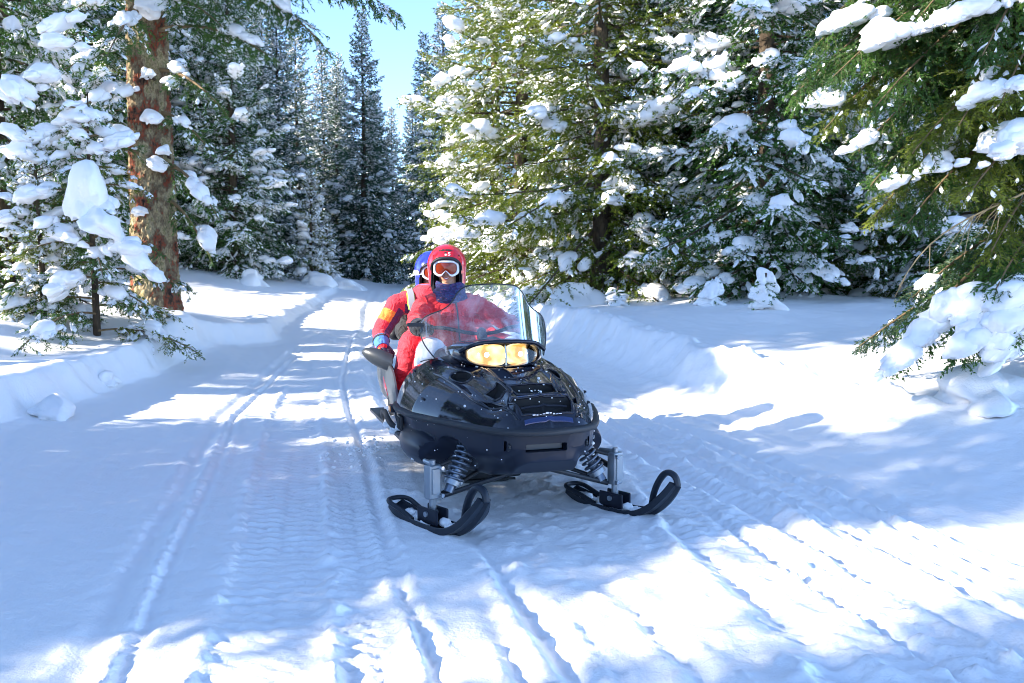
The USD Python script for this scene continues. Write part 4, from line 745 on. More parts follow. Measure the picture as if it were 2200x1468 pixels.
# dead stubs with caps of snow on the trunk
for k, (px, py, dx, w) in enumerate([(330, 20, 0.05, 0.26), (372, 185, 0.35, 0.12), (318, 165, -0.03, 0.12), (322, 262, -0.05, 0.17), (356, 328, 0.12, 0.11), (335, 356, 0.1, 0.15), (300, 460, -0.35, 0.10), (262, 300, -0.6, 0.2)]):
    P = at(px, py, y=12.10) - lp; a_ = np.array([P[0] - dx * 0.6, 0.05, P[2] - 0.03]); a_[:2] *= 0.9 * (0.30 / max(0.30, np.hypot(*a_[:2])))
    s_ = obj('branch_stub', tube(np.array([a_, (a_ + P) / 2 + [0, 0, 0.03], P + [dx * 0.1, 0, 0]]), np.array([0.03, 0.024, 0.014]), 8), M['bark'], old, smooth=True)
    obj('snow_clump', lump(P + [0, -0.02, 0.03], (w * 0.8, 0.12, w * 0.6), 0.0, 0.25 * math.copysign(1, dx), 100 + k, 8), M['tree_snow'], s_, smooth=True)
# young spruce below the trunk carrying the big lump
yp = gpt(205, 10.4); yp[2] -= 0.1
young = thing('young_spruce', 'young spruce carrying one very large lump of snow left of the thick trunk', 'tree', yp)
obj('trunk', trunk_mesh(3.0, 0.045, 3), M['bark'], young, smooth=True)
for k in range(34):
    z = 0.15 + 2.7 * (k / 34) ** 0.9; a_ = k * 2.4 + rng.normal(0, 0.3); Lb = (1.25 * (1 - z / 3.3) + 0.15) * rng.uniform(0.8, 1.15)
    P0 = yp + [0, 0, z]; P1 = P0 + np.array([math.cos(a_) * Lb, math.sin(a_) * Lb, -0.32 * Lb + 0.12])
    bough(young, rng, P0, P1, 0.10, mat_='needles_olive' if k % 3 == 0 else 'needles_green', clump=1 if k % 2 else 2, cs=(0.07, 0.17), sp=0.08, ter=0.10, ps=0.42, dw=0.028, r=0.012, bl=0.05, bw=0.013, bsp=0.022)
for k, (px, py, d, sx, sz, pit) in enumerate([(198, 430, 9.9, 0.20, 0.30, 0.05), (222, 478, 9.8, 0.20, 0.16, 0.35)]):
    obj('snow_lump', lump(at(px, py, y=d) - yp, (sx, 0.2, sz), 0.2, pit, 200 + k, rough=0.9), M['tree_snow'], young, smooth=True)
rl = np.random.default_rng(56); PP = np.array([at(px, py, y=d) - yp for px, py, d in [(258, 305, 10.3), (130, 505, 9.9), (120, 95, 10.6), (125, 50, 10.6), (290, 560, 9.9), (275, 530, 9.9), (40, 190, 10.4), (15, 205, 10.4), (90, 160, 10.4), (50, 330, 10.4), (15, 470, 10.2), (140, 610, 9.8), (95, 290, 10.5), (20, 285, 10.3), (60, 420, 10.0), (165, 250, 10.4)]])
TT = np.column_stack([rl.choice([-1, 1], len(PP)), np.full(len(PP), -0.2), -rl.uniform(0.0, 0.8, len(PP))])
for c in clumps(rl, PP, TT, rl.uniform(0.14, 0.26, len(PP)), sub=3): obj('snow_clump', c, M['tree_snow'], young, smooth=True)
# near spruce on the right
rp = np.array([5.35, 7.9, 0.0]); rp[2] = gz(rp[0], rp[1]) - 0.1
near = thing('near_spruce', 'large green spruce reaching in from the right edge with snow-laden lowest boughs', 'tree', rp)
obj('trunk', trunk_mesh(14, 0.24, 6, 24, 30), M['bark'], near, smooth=True)
for (z0, px, py, d, sag, n, kw) in [
    (5.1, 1800, 25, 7.6, 0.05, 3, {}), (4.9, 1740, 110, 7.4, 0.07, 2, {}), (4.5, 1705, 205, 7.3, 0.08, 1, {}), (4.3, 1790, 165, 6.9, 0.08, 2, {}), (4.1, 1770, 280, 7.2, 0.10, 0, {}), (3.9, 1880, 230, 6.6, 0.10, 1, {}),
    (3.6, 1845, 325, 7.0, 0.10, 0, {}), (3.3, 1870, 400, 6.9, 0.12, 1, {}), (3.1, 1960, 330, 6.4, 0.12, 0, {}), (3.0, 1880, 465, 7.0, 0.12, 2, {}), (2.7, 1950, 480, 6.7, 0.12, 0, {}), (3.5, 2060, 270, 6.2, 0.12, 2, {}), (2.6, 2080, 420, 6.2, 0.10, 1, {}),
    (4.9, 1950, 70, 6.7, 0.06, 2, {}), (5.2, 2060, 0, 6.4, 0.05, 2, {}), (4.6, 2110, 120, 6.1, 0.06, 2, {}), (5.4, 1900, -40, 7.0, 0.05, 2, {}), (5.5, 2130, -60, 6.4, 0.05, 2, {}), (4.0, 2150, 220, 6.0, 0.08, 1, {}),
    (1.75, 1905, 790, 6.5, 0.10, 0, dict(lat=0.2)), (1.6, 1845, 745, 7.4, 0.06, 0, dict(lat=0.22, mat_='needles_blue')), (1.7, 2050, 775, 6.1, 0.08, 0, dict(lat=0.2)), (2.0, 2140, 620, 6.0, 0.08, 0, {}), (1.9, 1960, 640, 7.2, 0.08, 1, dict(mat_='needles_blue')), (2.3, 2130, 540, 6.2, 0.1, 1, {}), (1.9, 2170, 730, 5.9, 0.08, 0, dict(lat=0.2)),
    (6.5, 2300, 0, 5.5, 0.05, 2, {}), (3.6, 2500, 250, 6.0, 0.05, 2, {}), (2.6, 2450, 450, 5.8, 0.05, 2, {}), (4.4, 2700, 200, 8.5, 0.05, 2, {}), (3.0, 2700, 420, 9.0, 0.05, 2, {}), (2.2, 2600, 560, 7.0, 0.05, 2, {}), (5.0, 2300, 50, 10.5, 0.05, 2, {}), (3.5, 2150, 300, 10.5, 0.05, 2, {})]:
    P1 = at(px, py, y=d); T0 = np.array([rp[0], rp[1], z0]); dr = nrm((P1 - T0) * [1, 1, 0]); bough(near, rng, T0 + dr * 0.18, P1, sag, clump=n, **{**dict(lat=0.30, sp=0.062, ter=0.07, r=0.026, ps=0.14, hang=1.15, dw=0.018, bl=0.045, bw=0.012, mat_='needles_olive' if rng.uniform() < 0.35 else 'needles_green'), **kw})
rl = np.random.default_rng(57); PP = np.array([at(px, py, y=d) - rp for px, py, d in [(2085, 640, 6.35), (2050, 662, 6.4), (2015, 690, 6.5), (1980, 722, 6.5), (1945, 757, 6.5), (1918, 785, 6.5), (2120, 680, 6.2), (2105, 715, 6.15), (2075, 738, 6.1), (2165, 640, 6.1), (2180, 690, 6.0), (2190, 735, 6.0), (2150, 745, 6.0), (1995, 610, 7.3)]])
for c in clumps(rl, PP, np.tile([-1.0, -0.1, -0.75], (len(PP), 1)), np.array([0.20, 0.20, 0.19, 0.18, 0.17, 0.12, 0.22, 0.22, 0.18, 0.24, 0.24, 0.2, 0.2, 0.12]), sub=3): obj('snow_clump', c, M['tree_snow'], near, smooth=True)
rl = np.random.default_rng(55); PP = np.array([at(px, py, y=d) - rp for px, py, d in [(1812, 48, 7.4), (1838, 40, 7.3), (2030, 40, 6.5), (2065, 28, 6.4), (2095, 18, 6.3), (1890, 70, 6.8), (1898, 85, 6.8), (2150, 305, 6.3), (2160, 330, 6.3), (2012, 352, 6.5), (1935, 70, 6.6), (2120, 200, 6.2), (2185, 180, 6.0), (1860, 300, 6.9), (1930, 390, 6.8), (2190, 290, 6.0), (1765, 215, 7.3)]])
for c in clumps(rl, PP, np.tile([-1.0, -0.2, -0.35], (len(PP), 1)), rl.uniform(0.10, 0.20, len(PP)), sub=3): obj('snow_clump', c, M['tree_snow'], near, smooth=True)
# its dead bough: bare brown twigs
dead = obj('dead_bough', tube(dc := cr_path([np.array([rp[0], rp[1], 2.9]) - rp, at(2200, 415, y=6.4) - rp, at(2100, 460, y=6.3) - rp, at(2010, 515, y=6.3) - rp, at(1960, 570, y=6.3) - rp, at(1932, 615, y=6.3) - rp], 30), 0.016 * (1.05 - np.linspace(0, 1, 30)) + 0.0025, 6), M['dry_twig'], near, smooth=True)
rd = np.random.default_rng(8); E = []
for k in range(46):
    i0 = rd.integers(7, 28); p = dc[i0]; t_ = nrm(dc[i0 + 1] - dc[i0]); d_ = nrm(t_ * rd.uniform(0.4, 1) + np.array([rd.normal(0, .35), rd.normal(0, .35), -rd.uniform(0.1, 1.0)])); l_ = rd.uniform(0.10, 0.42); E.append([p, p + d_ * l_ * 0.5 + [0, 0, 0.02], p + d_ * l_ - [0, 0, 0.03 * rd.uniform()]])
E = np.array(E); obj('dead_twigs', tubes(E, np.tile([0.005, 0.0035, 0.0015], (len(E), 1)), 4), M['dry_twig'], dead, kind='stuff')

# ------------------------------------------------------------------ small snowy things on the ground
def ghost(name, label, px, d, h, r, seed, group=None):
    p = gpt(px, d); p[2] -= 0.05; g = thing(name, label, 'sapling', p, group=group); rg = np.random.default_rng(seed)
    obj('stem', tube(np.array([[0, 0, 0], [0.02, 0, h * 0.9]]), 0.02, 6), M['bark'], g)
    cp = [lump((rg.normal(0, 0.25) * r, rg.normal(0, 0.25) * r, h * zz_), (r * rr_, r * rr_, h * 0.22), rg.uniform(0, 6), rg.uniform(-0.2, 0.2), seed + k, rough=1.1) for k, (zz_, rr_) in enumerate([(0.16, 1.3), (0.45, 1.0), (0.72, 0.75)])]
    for c in cp: obj('snow_cap', c, M['tree_snow'], g, smooth=True)
    n = 40; aa_ = rg.uniform(0, 6.28, n); zb = rg.uniform(0.12, 0.8, n) * h; O = np.column_stack([0 * zb, 0 * zb, zb]); D = nrm(np.column_stack([np.cos(aa_), np.sin(aa_), rg.uniform(-0.5, 0.2, n)])); L = r * rg.uniform(1.0, 1.75, n) * (1 - 0.4 * zb / h)
    obj('needles', blades(rg, O, D, L, np.tile([0, 0, 1.0], (n, 1)), 0.012, 0.05, 0.012, 2), M['needles_green'], g, kind='stuff')
    return g
ghost('snowy_sapling', 'small conical sapling wrapped in snow, left of two on the right-hand snow field', 1530, 13.2, 0.55, 0.15, 401)
ghost('snowy_sapling', 'small sapling with drooping snow hood and dark needles, right of two on the right-hand field', 1640, 12.0, 0.62, 0.17, 431)
ghost('snowy_sapling', 'snow-capped stump-like sapling at the foot of the yellow-green spruce', 1325, 15.6, 0.42, 0.17, 461)
ghost('snowy_sapling', 'tiny snow finger beside the hooded sapling on the right', 1660, 14.0, 0.34, 0.09, 491)
def chunk(label, px, py, d, s, seed, name='snow_chunk'):
    x = (px - 1100) / FX * d; z = float(gz(x, d)); t = thing(name, label, 'snow chunk', (x, d, z)); obj('block', lump((0, 0, s[2] * 0.12), (s[0] * 1.15, s[1] * 1.15, s[2] * 0.72), seed, 0, seed, rough=1.15), M['snow'], t, smooth=True)
chunk('small pointed snow block on top of the left bank below the young spruces', 228, 690, 8.8, (0.13, 0.10, 0.13), 501)
chunk('rounded snow boulder on the lip of the left bank nearest the camera', 92, 800, 7.1, (0.17, 0.15, 0.15), 511)
chunk('round snow lump on the field behind the thick trunk', 542, 600, 24, (0.40, 0.35, 0.38), 521)
chunk('snow lump at the foot of the yellow-green young spruce', 680, 600, 26, (0.42, 0.35, 0.45), 531)
chunk('low snow heap at the trail edge left of the reddish trunk', 745, 604, 27, (0.55, 0.4, 0.35), 541)
chunk('big square-shouldered snow pillow under the lowest boughs at the right edge', 2140, 800, 6.5, (0.36, 0.3, 0.26), 551)
chunk('snow mound heaped against the spruces right of the windshield', 1150, 640, 17.5, (0.6, 0.5, 0.45), 561)
chunk('second snow mound under the yellow-green spruce', 1245, 640, 16.5, (0.45, 0.4, 0.5), 571)

rs2 = np.random.default_rng(91); fl = []
for k in range(90):
    b_ = at(765, 975, z=0.03) + [rs2.normal(0, 0.16), rs2.normal(0, 0.22), abs(rs2.normal(0, 0.035))]; r_ = rs2.uniform(0.004, 0.013); fl.append((ICO[1].vertices * [r_ * rs2.uniform(0.8, 1.6), r_, r_ * 0.8] + b_, ICO[1].faces))
tag(obj('snow_spray', join(fl), M['snow'], kind='stuff'), 'loose snow crumbs thrown up on the trail left of the snowmobile', 'snow crumbs')

# ------------------------------------------------------------------ the two riders
def fabric(name, c, c2=None, rough=0.75):
    c2 = c2 or tuple(x * 0.75 for x in c)
    return mat(name, {'g': ('texture_coordinate', {}), 'no': ('noise_texture', {'scale': 5.0, 'detail': 3.0}), 'n2': ('noise_texture', {'scale': 16.0, 'detail': 4.0, 'distortion': 1.2}), 'n3': ('noise_texture', {'scale': 300.0, 'detail': 2.0}), 'r': ('rgb_ramp', {'ramp': [(0.35, c2), (0.65, c)]}),
        'b': ('bump', {'strength': 0.8, 'distance': 0.035}), 'b2': ('bump', {'strength': 0.15, 'distance': 0.002}), 'p': ('principled_bsdf', {'roughness': rough, 'sheen_weight': 0.15})},
        [('g.object', 'no.vector'), ('g.object', 'n2.vector'), ('g.object', 'n3.vector'), ('no.fac', 'r.fac'), ('r.color', 'p.base_color'), ('n2.fac', 'b.height'), ('n3.fac', 'b2.height'), ('b.normal', 'b2.normal'), ('b2.normal', 'p.normal')], 'p.BSDF')
M['red_suit'] = fabric('red_suit', (0.66, 0.012, 0.022))
M['red_jacket'] = fabric('red_jacket', (0.68, 0.02, 0.04))
M['orange_cloth'] = fabric('orange_cloth', (0.85, 0.28, 0.02), (0.75, 0.12, 0.01))
M['purple_cloth'] = fabric('purple_cloth', (0.06, 0.012, 0.07))
M['blue_cloth'] = fabric('blue_cloth', (0.06, 0.22, 0.55), (0.02, 0.05, 0.2))
M['black_cloth'] = fabric('black_cloth', (0.012, 0.012, 0.015))
M['navy_glove'] = fabric('navy_glove', (0.03, 0.045, 0.12), (0.015, 0.015, 0.03))
M['pink_strap'] = plain('maroon_strap', (0.16, 0.05, 0.07), 0.7)
M['grey_strap'] = plain('grey_strap', (0.35, 0.37, 0.36), 0.7)
M['green_strap'] = plain('green_edge', (0.25, 0.55, 0.03), 0.6)
M['skin'] = plain('skin', (0.50, 0.25, 0.16), 0.5, bump=(140, 0.1, 0.002), subsurface_weight=0.15, subsurface_radius=(0.01, 0.004, 0.002), subsurface_scale=1.0)
M['lips'] = plain('lips', (0.42, 0.12, 0.10), 0.4)
M['teeth'] = plain('teeth', (0.75, 0.72, 0.66), 0.3)
M['red_helmet'] = plain('red_helmet_paint', (0.62, 0.008, 0.02), 0.18, coat_weight=0.8, coat_roughness=0.04)
M['blue_helmet'] = plain('blue_helmet_paint', (0.02, 0.035, 0.55), 0.18, coat_weight=0.8, coat_roughness=0.04)
M['padding'] = plain('helmet_padding', (0.010, 0.010, 0.012), 0.85)
M['goggle_lens'] = plain('goggle_lens', (0.20, 0.022, 0.006), 0.12, coat_weight=0.25, coat_roughness=0.04, specular_ior_level=0.4)
M['goggle_strap'] = plain('goggle_strap', (0.55, 0.57, 0.60), 0.6)
M['scarf'] = mat('patterned_scarf', {'g': ('texture_coordinate', {}), 'mp': ('mapping', {'scale': (1, 1, 2.2)}), 'no': ('noise_texture', {'scale': 22.0, 'detail': 3.0, 'distortion': 1.8}), 'r': ('rgb_ramp', {'interpolate': True, 'ramp': [(0.28, (0.004, 0.005, 0.02)), (0.42, (0.008, 0.009, 0.06)), (0.50, (0.04, 0.014, 0.09)), (0.56, (0.006, 0.06, 0.17)), (0.62, (0.01, 0.006, 0.05)), (0.68, (0.20, 0.02, 0.15)), (0.74, (0.5, 0.28, 0.02))]}), 'p': ('principled_bsdf', {'roughness': 0.8})},
    [('g.object', 'mp.vector'), ('mp.vector', 'no.vector'), ('no.fac', 'r.fac'), ('r.color', 'p.base_color')], 'p.BSDF')

def skin_of(chains, res=0.012, it=12, grow=0.0, noise=0.0, ns=9.0, seed=0):
    """one smooth surface round chains of (point, radius): tapered limbs joined at their joints"""
    parts = []
    for ch in chains:
        for a, b in zip(ch[:-1], ch[1:]): parts.append(hull([(a[0], a[1] + grow), (b[0], b[1] + grow)]))
    m = Mf.batch_boolean(parts, manifold3d.OpType.Add).refine_to_length(res); v, f = tm(m); t = trimesh.Trimesh(v, f, process=True)
    trimesh.smoothing.filter_taubin(t, iterations=it)
    if noise:
        n = t.vertex_normals; q = t.vertices * ns
        t.vertices = t.vertices + n * (noise * (meshkit.fbm(q, 3, seed) - 0.5) + noise * 0.9 * (np.abs(meshkit.noise(q * [1, 1, 2.6] + 7, seed) - 0.5) * 2 - 0.5))[:, None]
    return np.array(t.vertices), np.array(t.faces)
def limb(*a): return [(np.array(p, float), r) for p, r in a]
def helmet_parts(parent, c, yaw, pitch, paint, trim_white, scale=1.0, strap=True):
    """open face helmet with padding, goggles and strap round the head at c; local x is the way the face looks"""
    T = trimesh.transformations.translation_matrix(c) @ trimesh.transformations.rotation_matrix(yaw, [0, 0, 1]) @ trimesh.transformations.rotation_matrix(pitch, [0, 1, 0]) @ np.diag([scale, scale, scale, 1])
    ell = lambda a, b, d: Mf.sphere(1.0, 96).scale([a, b, d])
    outer = Mf.batch_hull([ell(0.150, 0.131, 0.138).translate([0, 0, 0.022]), ell(0.115, 0.124, 0.09).translate([-0.015, 0, -0.085])]) - Mf.cube([1, 1, 0.2], True).translate([0, 0, -0.245])
    inner = Mf.batch_hull([ell(0.137, 0.117, 0.124).translate([0, 0, 0.020]), ell(0.104, 0.110, 0.10).translate([-0.010, 0, -0.12])])
    # the face opening: an arch seen from the front
    pts = [(-0.100, -0.30), (-0.100, -0.02), (-0.094, 0.030), (-0.070, 0.058), (-0.035, 0.071), (0.0, 0.074), (0.035, 0.071), (0.070, 0.058), (0.094, 0.030), (0.100, -0.02), (0.100, -0.30)]
    cs = manifold3d.CrossSection([[(y, z) for y, z in pts]], manifold3d.FillRule.Positive)
    if cs.area() <= 0: cs = manifold3d.CrossSection([[(y, z) for y, z in pts[::-1]]])
    tun = Mf.extrude(cs, 0.3).transform([[0, 0, 1, 0.02], [1, 0, 0, 0], [0, 1, 0, 0]])
    shell = outer - inner - tun
    h = obj('helmet', xf(shell, T), paint, parent, smooth=40)
    cs2 = cs.offset(-0.016, manifold3d.JoinType.Round); tun2 = Mf.extrude(cs2, 0.3).transform([[0, 0, 1, 0.0], [1, 0, 0, 0], [0, 1, 0, 0]])
    pad = Mf.batch_hull([ell(0.1365, 0.1165, 0.123).translate([-0.002, 0, 0.020]), ell(0.103, 0.109, 0.10).translate([-0.012, 0, -0.115])]) - Mf.cube([1, 1, 0.2], True).translate([0, 0, -0.265]) - Mf.batch_hull([ell(0.110, 0.092, 0.110).translate([0.012, 0, 0.0]), ell(0.09, 0.088, 0.11).translate([0.012, 0, -0.14])]) - tun2
    obj('padding', xf(pad, T), M['padding'], h, smooth=40)
    # edge trim follows the opening on the shell
    P = cr_path(np.array([(0, y, z) for y, z in pts if z > -0.2] ), 60)
    P = np.vstack([np.column_stack([P[:1, 0], P[:1, 1], [-0.12]]), P, np.column_stack([P[-1:, 0], P[-1:, 1], [-0.12]])])
    def onto(y, z):
        zc = np.clip(z, -0.085, None) if np.ndim(z) else max(z, -0.085)
        x1 = 0.150 * np.sqrt(np.clip(1 - (y / 0.131) ** 2 - ((z - 0.022) / 0.138) ** 2, 0, 1)); x2 = -0.015 + 0.115 * np.sqrt(np.clip(1 - (y / 0.124) ** 2 - ((z + 0.085) / 0.09) ** 2, 0, 1)); return np.where(z < -0.03, np.maximum(np.where(np.abs(z + 0.085) < 0.09, x2, 0), 0.62 * x1), np.maximum(x1, x2))
    P[:, 0] = np.maximum(onto(P[:, 1], P[:, 2]), 0.03) - 0.002; from_ = trimesh.Trimesh
    from scipy.ndimage import gaussian_filter1d
    P[:, 0] = gaussian_filter1d(P[:, 0], 2.0)
    obj('edge_trim', xf(tube(P, 0.0065, 8), T), M['padding'], h, smooth=True)
    brow = np.array([(onto(y, z) - 0.004, y, z) for y, z in [(-0.085, 0.040), (-0.05, 0.061), (0, 0.070), (0.05, 0.061), (0.085, 0.040)]], float)
    obj('brow_trim', xf(tube(cr_path(brow, 24), 0.009, 8), T), M['rubber'], h, smooth=True)
    for y, z in ((-0.085, 0.085), (0.085, 0.085), (-0.122, -0.07), (0.122, -0.07), (0.0, 0.105)):
        x = float(onto(np.array(y), np.array(z))); p = np.array([x, y, z]); n = nrm(p / np.array([0.150, 0.131, 0.138]) ** 2)
        obj('snap_button', xf(tube(np.array([p - n * 0.002, p + n * 0.003]), 0.0055, 10), T), M['padding'], h)
    # goggles
    a = np.linspace(0, 2 * math.pi, 81)[:-1]
    def gl(su, sv, bow, dx):
        y = su * np.sign(np.cos(a)) * np.abs(np.cos(a)) ** 0.62; z = sv * np.sign(np.sin(a)) * np.abs(np.sin(a)) ** 0.62
        z = z + np.where(z < 0, 0.030 * np.exp(-(y / 0.020) ** 2) * (sv / 0.046), -0.003 * np.exp(-(y / 0.03) ** 2)) - np.where(z < 0, 0.004 * np.exp(-((np.abs(y) - 0.042) / 0.02) ** 2), 0)
        return np.column_stack([0.134 + dx - bow * y ** 2, y, 0.002 + z])
    R = [gl(0.083, 0.051, 5.5, -0.030), gl(0.087, 0.054, 5.5, -0.012), gl(0.086, 0.053, 5.5, 0.002), gl(0.080, 0.047, 5.5, 0.006), gl(0.072, 0.040, 5.5, 0.002), gl(0.071, 0.039, 5.5, -0.008)]
    g = obj('goggles', xf(rings(R), T), M['white_paint'] if trim_white else M['goggle_strap'], parent, smooth=45)
    Lr = [gl(0.0725, 0.0405, 5.5, -0.004), gl(0.045, 0.024, 5.5, 0.0), gl(0.02, 0.010, 5.5, 0.002), gl(0.001, 0.0005, 5.5, 0.002)]
    obj('lens', xf(rings(Lr), T), M['goggle_lens'], g, smooth=True)
    for sg in (-1, 1) if strap else ():
        q = cr_path([(0.100, sg * 0.084, 0.004), (0.085, sg * 0.105, 0.0), (0.055, sg * 0.124, -0.002), (0.02, sg * 0.1325, -0.004), (-0.03, sg * 0.1335, -0.004), (-0.09, sg * 0.108, 0.0), (-0.13, sg * 0.07, 0.005), (-0.152, 0, 0.01)], 30)
        A = np.stack([q + [0, 0, d] for d in (-0.019, -0.012, 0, 0.012, 0.019)], 1); B = A * [0.985, 0.985, 1.0]
        obj('strap', xf(slab(A, B), T), M['goggle_strap'], g, smooth=40)
    return T, h
def head_mesh():
    ic = trimesh.creation.icosphere(5); v = ic.vertices.copy()
    p = v * [0.096, 0.076, 0.118]; y, z = p[:, 1], p[:, 2]; fr = np.clip(v[:, 0], 0, 1)
    jaw = sstep(-0.02, -0.11, z); p[:, 1] *= 1 - 0.30 * jaw; p[:, 0] += fr * 0.016 * jaw
    g = lambda y0, z0, sy, sz: np.exp(-((y - y0) / sy) ** 2 - ((z - z0) / sz) ** 2) * fr
    p[:, 0] += 0.026 * g(0, -0.030, 0.012, 0.016) + 0.012 * g(0, -0.005, 0.009, 0.025)              # nose
    p[:, 0] += 0.009 * (g(0.014, -0.036, 0.007, 0.007) + g(-0.014, -0.036, 0.007, 0.007))           # nostrils' wings
    p[:, 0] += 0.010 * (g(0.040, -0.030, 0.018, 0.018) + g(-0.040, -0.030, 0.018, 0.018))           # cheeks lifted by the smile
    p[:, 0] -= 0.006 * (g(0.027, -0.052, 0.006, 0.016) + g(-0.027, -0.052, 0.006, 0.016))           # smile folds
    p[:, 0] -= 0.014 * (g(0.031, 0.012, 0.016, 0.011) + g(-0.031, 0.012, 0.016, 0.011))             # eye sockets
    p[:, 0] += 0.007 * (g(0.031, 0.010, 0.010, 0.008) + g(-0.031, 0.010, 0.010, 0.008))             # eyeballs
    p[:, 0] += 0.006 * g(0, -0.064, 0.024, 0.010) - 0.012 * g(0, -0.066 , 0.020, 0.0035) + 0.012 * g(0, -0.098, 0.018, 0.014) - 0.005 * g(0, -0.082, 0.02, 0.006)
    return p, ic.faces
def face_bits(parent, T):
    t = np.linspace(-1, 1, 21)
    def arc(z0, zc, x0, r, nm, m): obj(nm, xf(tube(np.column_stack([x0 - 0.012 * t ** 2, 0.024 * t, z0 + zc * t ** 2]), r * (1 - 0.8 * np.abs(t) ** 2.2), 8), T), m, parent, smooth=True)
    arc(-0.0605, 0.007, 0.1055, 0.0034, 'upper_lip', M['lips']); arc(-0.0745, 0.018, 0.1045, 0.0042, 'lower_lip', M['lips'])
    obj('teeth', xf(tube(np.column_stack([0.1025 - 0.012 * t ** 2, 0.020 * t, -0.0665 + 0.012 * t ** 2]), 0.0045 * (1 - 0.8 * t ** 2), 8), T), M['teeth'], parent, smooth=True)
def glove(wrist, palm_dir, up, curl_dir, mat_, parent, side=1, s=1.0, cuff=None):
    """five fingers closed round a bar"""
    d, n = nrm(np.array(palm_dir, float)), nrm(np.array(up, float)); n = nrm(n - d * (n @ d)); w = np.cross(d, n) * side; W = np.array(wrist, float)
    ch = [limb((W, 0.034 * s), (W + d * 0.045 * s, 0.037 * s))]
    for k, (o, ln) in enumerate([(-0.033, 0.9), (-0.011, 1.0), (0.011, 0.95), (0.032, 0.78)]):
        a = W + d * 0.04 * s + w * o * 0.9 * s; b = W + d * 0.095 * s + w * o * 1.15 * s; c = b + (d * 0.35 - n * 0.9) * 0.038 * ln * s; e = c + (-d * 0.75 - n * 0.45) * 0.030 * ln * s
        ch.append(limb((a, 0.021 * s), (b, 0.0165 * s), (c, 0.0145 * s), (e, 0.0125 * s)))
    a = W + d * 0.015 * s - w * 0.028 * s; b = W + d * 0.05 * s - w * 0.055 * s - n * 0.02 * s; c = b + (d * 0.6 + w * 0.35 - n * 0.5) * 0.035 * s
    ch.append(limb((a, 0.021 * s), (b, 0.017 * s), (c, 0.0145 * s)))
    return obj('glove', skin_of(ch, 0.006, 6), mat_, parent, smooth=True)

# driver: base on the seat, in the snowmobile's own axes
DU = -1.47
def rel(u0): return lambda u, v, w: np.array([u - u0, v, w])
q = rel(DU); dloc = SO + DU * SF
driver = thing('person', 'driver in red snow suit, red helmet and white goggles holding the handlebar', 'person', dloc, SA, group=None)
hc = q(-1.50, -0.045, 1.328)
def rider_chains(f):
    return f
dch = [limb((q(-1.48, 0, 0.80), 0.165), (q(-1.47, -0.01, 0.95), 0.150), (q(-1.46, -0.02, 1.05), 0.145), (q(-1.48, -0.035, 1.10), 0.10), (q(-1.49, -0.04, 1.15), 0.07)),
       limb((q(-1.46, -0.13, 1.06), 0.10), (q(-1.46, 0.10, 1.06), 0.10))]
for sg in (-1, 1):
    dch.append(limb((q(-1.46, -0.03 + sg * 0.12, 1.08), 0.085), (q(-1.44, -0.03 + sg * 0.200, 1.055), 0.078), (q(-1.24, sg * 0.315 - 0.01, 0.965), 0.060), (q(-0.99, sg * 0.325, 0.95), 0.046)))
    dch.append(limb((q(-1.46, sg * 0.10, 0.79), 0.135), (q(-1.05, sg * 0.265, 0.795), 0.098), (q(-1.02, sg * 0.36, 0.46), 0.068), (q(-0.98, sg * 0.38, 0.36), 0.062)))
Th = trimesh.transformations.translation_matrix(hc) @ trimesh.transformations.rotation_matrix(math.radians(-17), [0, 0, 1]) @ trimesh.transformations.rotation_matrix(0.04, [0, 1, 0])
inner = skin_of([[(p, r * 0.72) for p, r in c] for c in dch] + [limb((q(-1.49, -0.04, 1.16), 0.055), (q(-1.495, -0.042, 1.26), 0.058), (hc - [0.0, 0, 0.02], 0.06))], 0.016, 8)
hm = xf(head_mesh(), Th); um = Mf(manifold3d.Mesh(hm[0].astype(np.float32), hm[1].astype(np.uint32))); bm = Mf(manifold3d.Mesh(inner[0].astype(np.float32), inner[1].astype(np.uint32)))
dbody = obj('body', tm(um + bm), M['skin'], driver, smooth=True)
face_bits(dbody, Th)
sv, sf = skin_of(dch, 0.011, 14, noise=0.013, ns=11, seed=4)
suit = obj('snow_suit', (sv, sf), M['red_suit'], driver, smooth=True)
helmet_T, hel = helmet_parts(driver, hc, math.radians(-17), 0.04, M['red_helmet'], True, 1.02, False)
# dark marks and a white letter on the helmet's brow
def on_helmet(y, z): x = 0.150 * math.sqrt(max(0, 1 - (y / 0.131) ** 2 - ((z - 0.022) / 0.138) ** 2)); p = np.array([x, y, z]); return p, nrm((p - [0, 0, 0.022]) / np.array([0.150, 0.131, 0.138]) ** 2)
def decal(mesh2, y0, z0, s=1.0):
    v, f = mesh2; out = []
    for x_, y_, z_ in v:
        p, n = on_helmet(y0 + x_ * s, z0 + y_ * s); out.append(p + n * (0.0006 + z_))
    return np.array(out), f
for k, (yy, ww) in enumerate([(-0.042, 0.012), (-0.029, 0.009), (-0.018, 0.012), (-0.005, 0.010), (0.006, 0.012), (0.019, 0.010), (0.030, 0.013)]):
    b = trimesh.creation.box([ww, 0.0095 + 0.002 * (k % 3), 0.0016]); b = b.subdivide(); obj('dark_mark', xf(decal((b.vertices, b.faces), yy, 0.121 - 0.000 - 3.0 * yy ** 2), helmet_T), M['padding'], hel)
tx = meshkit.text_mesh('S', 0.022, 0.001); tx.apply_translation([-tx.bounds.mean(0)[0], -tx.bounds.mean(0)[1], 0]); obj('letter', xf(decal((tx.vertices, tx.faces), 0.022, 0.096), helmet_T), M['white_paint'], hel)
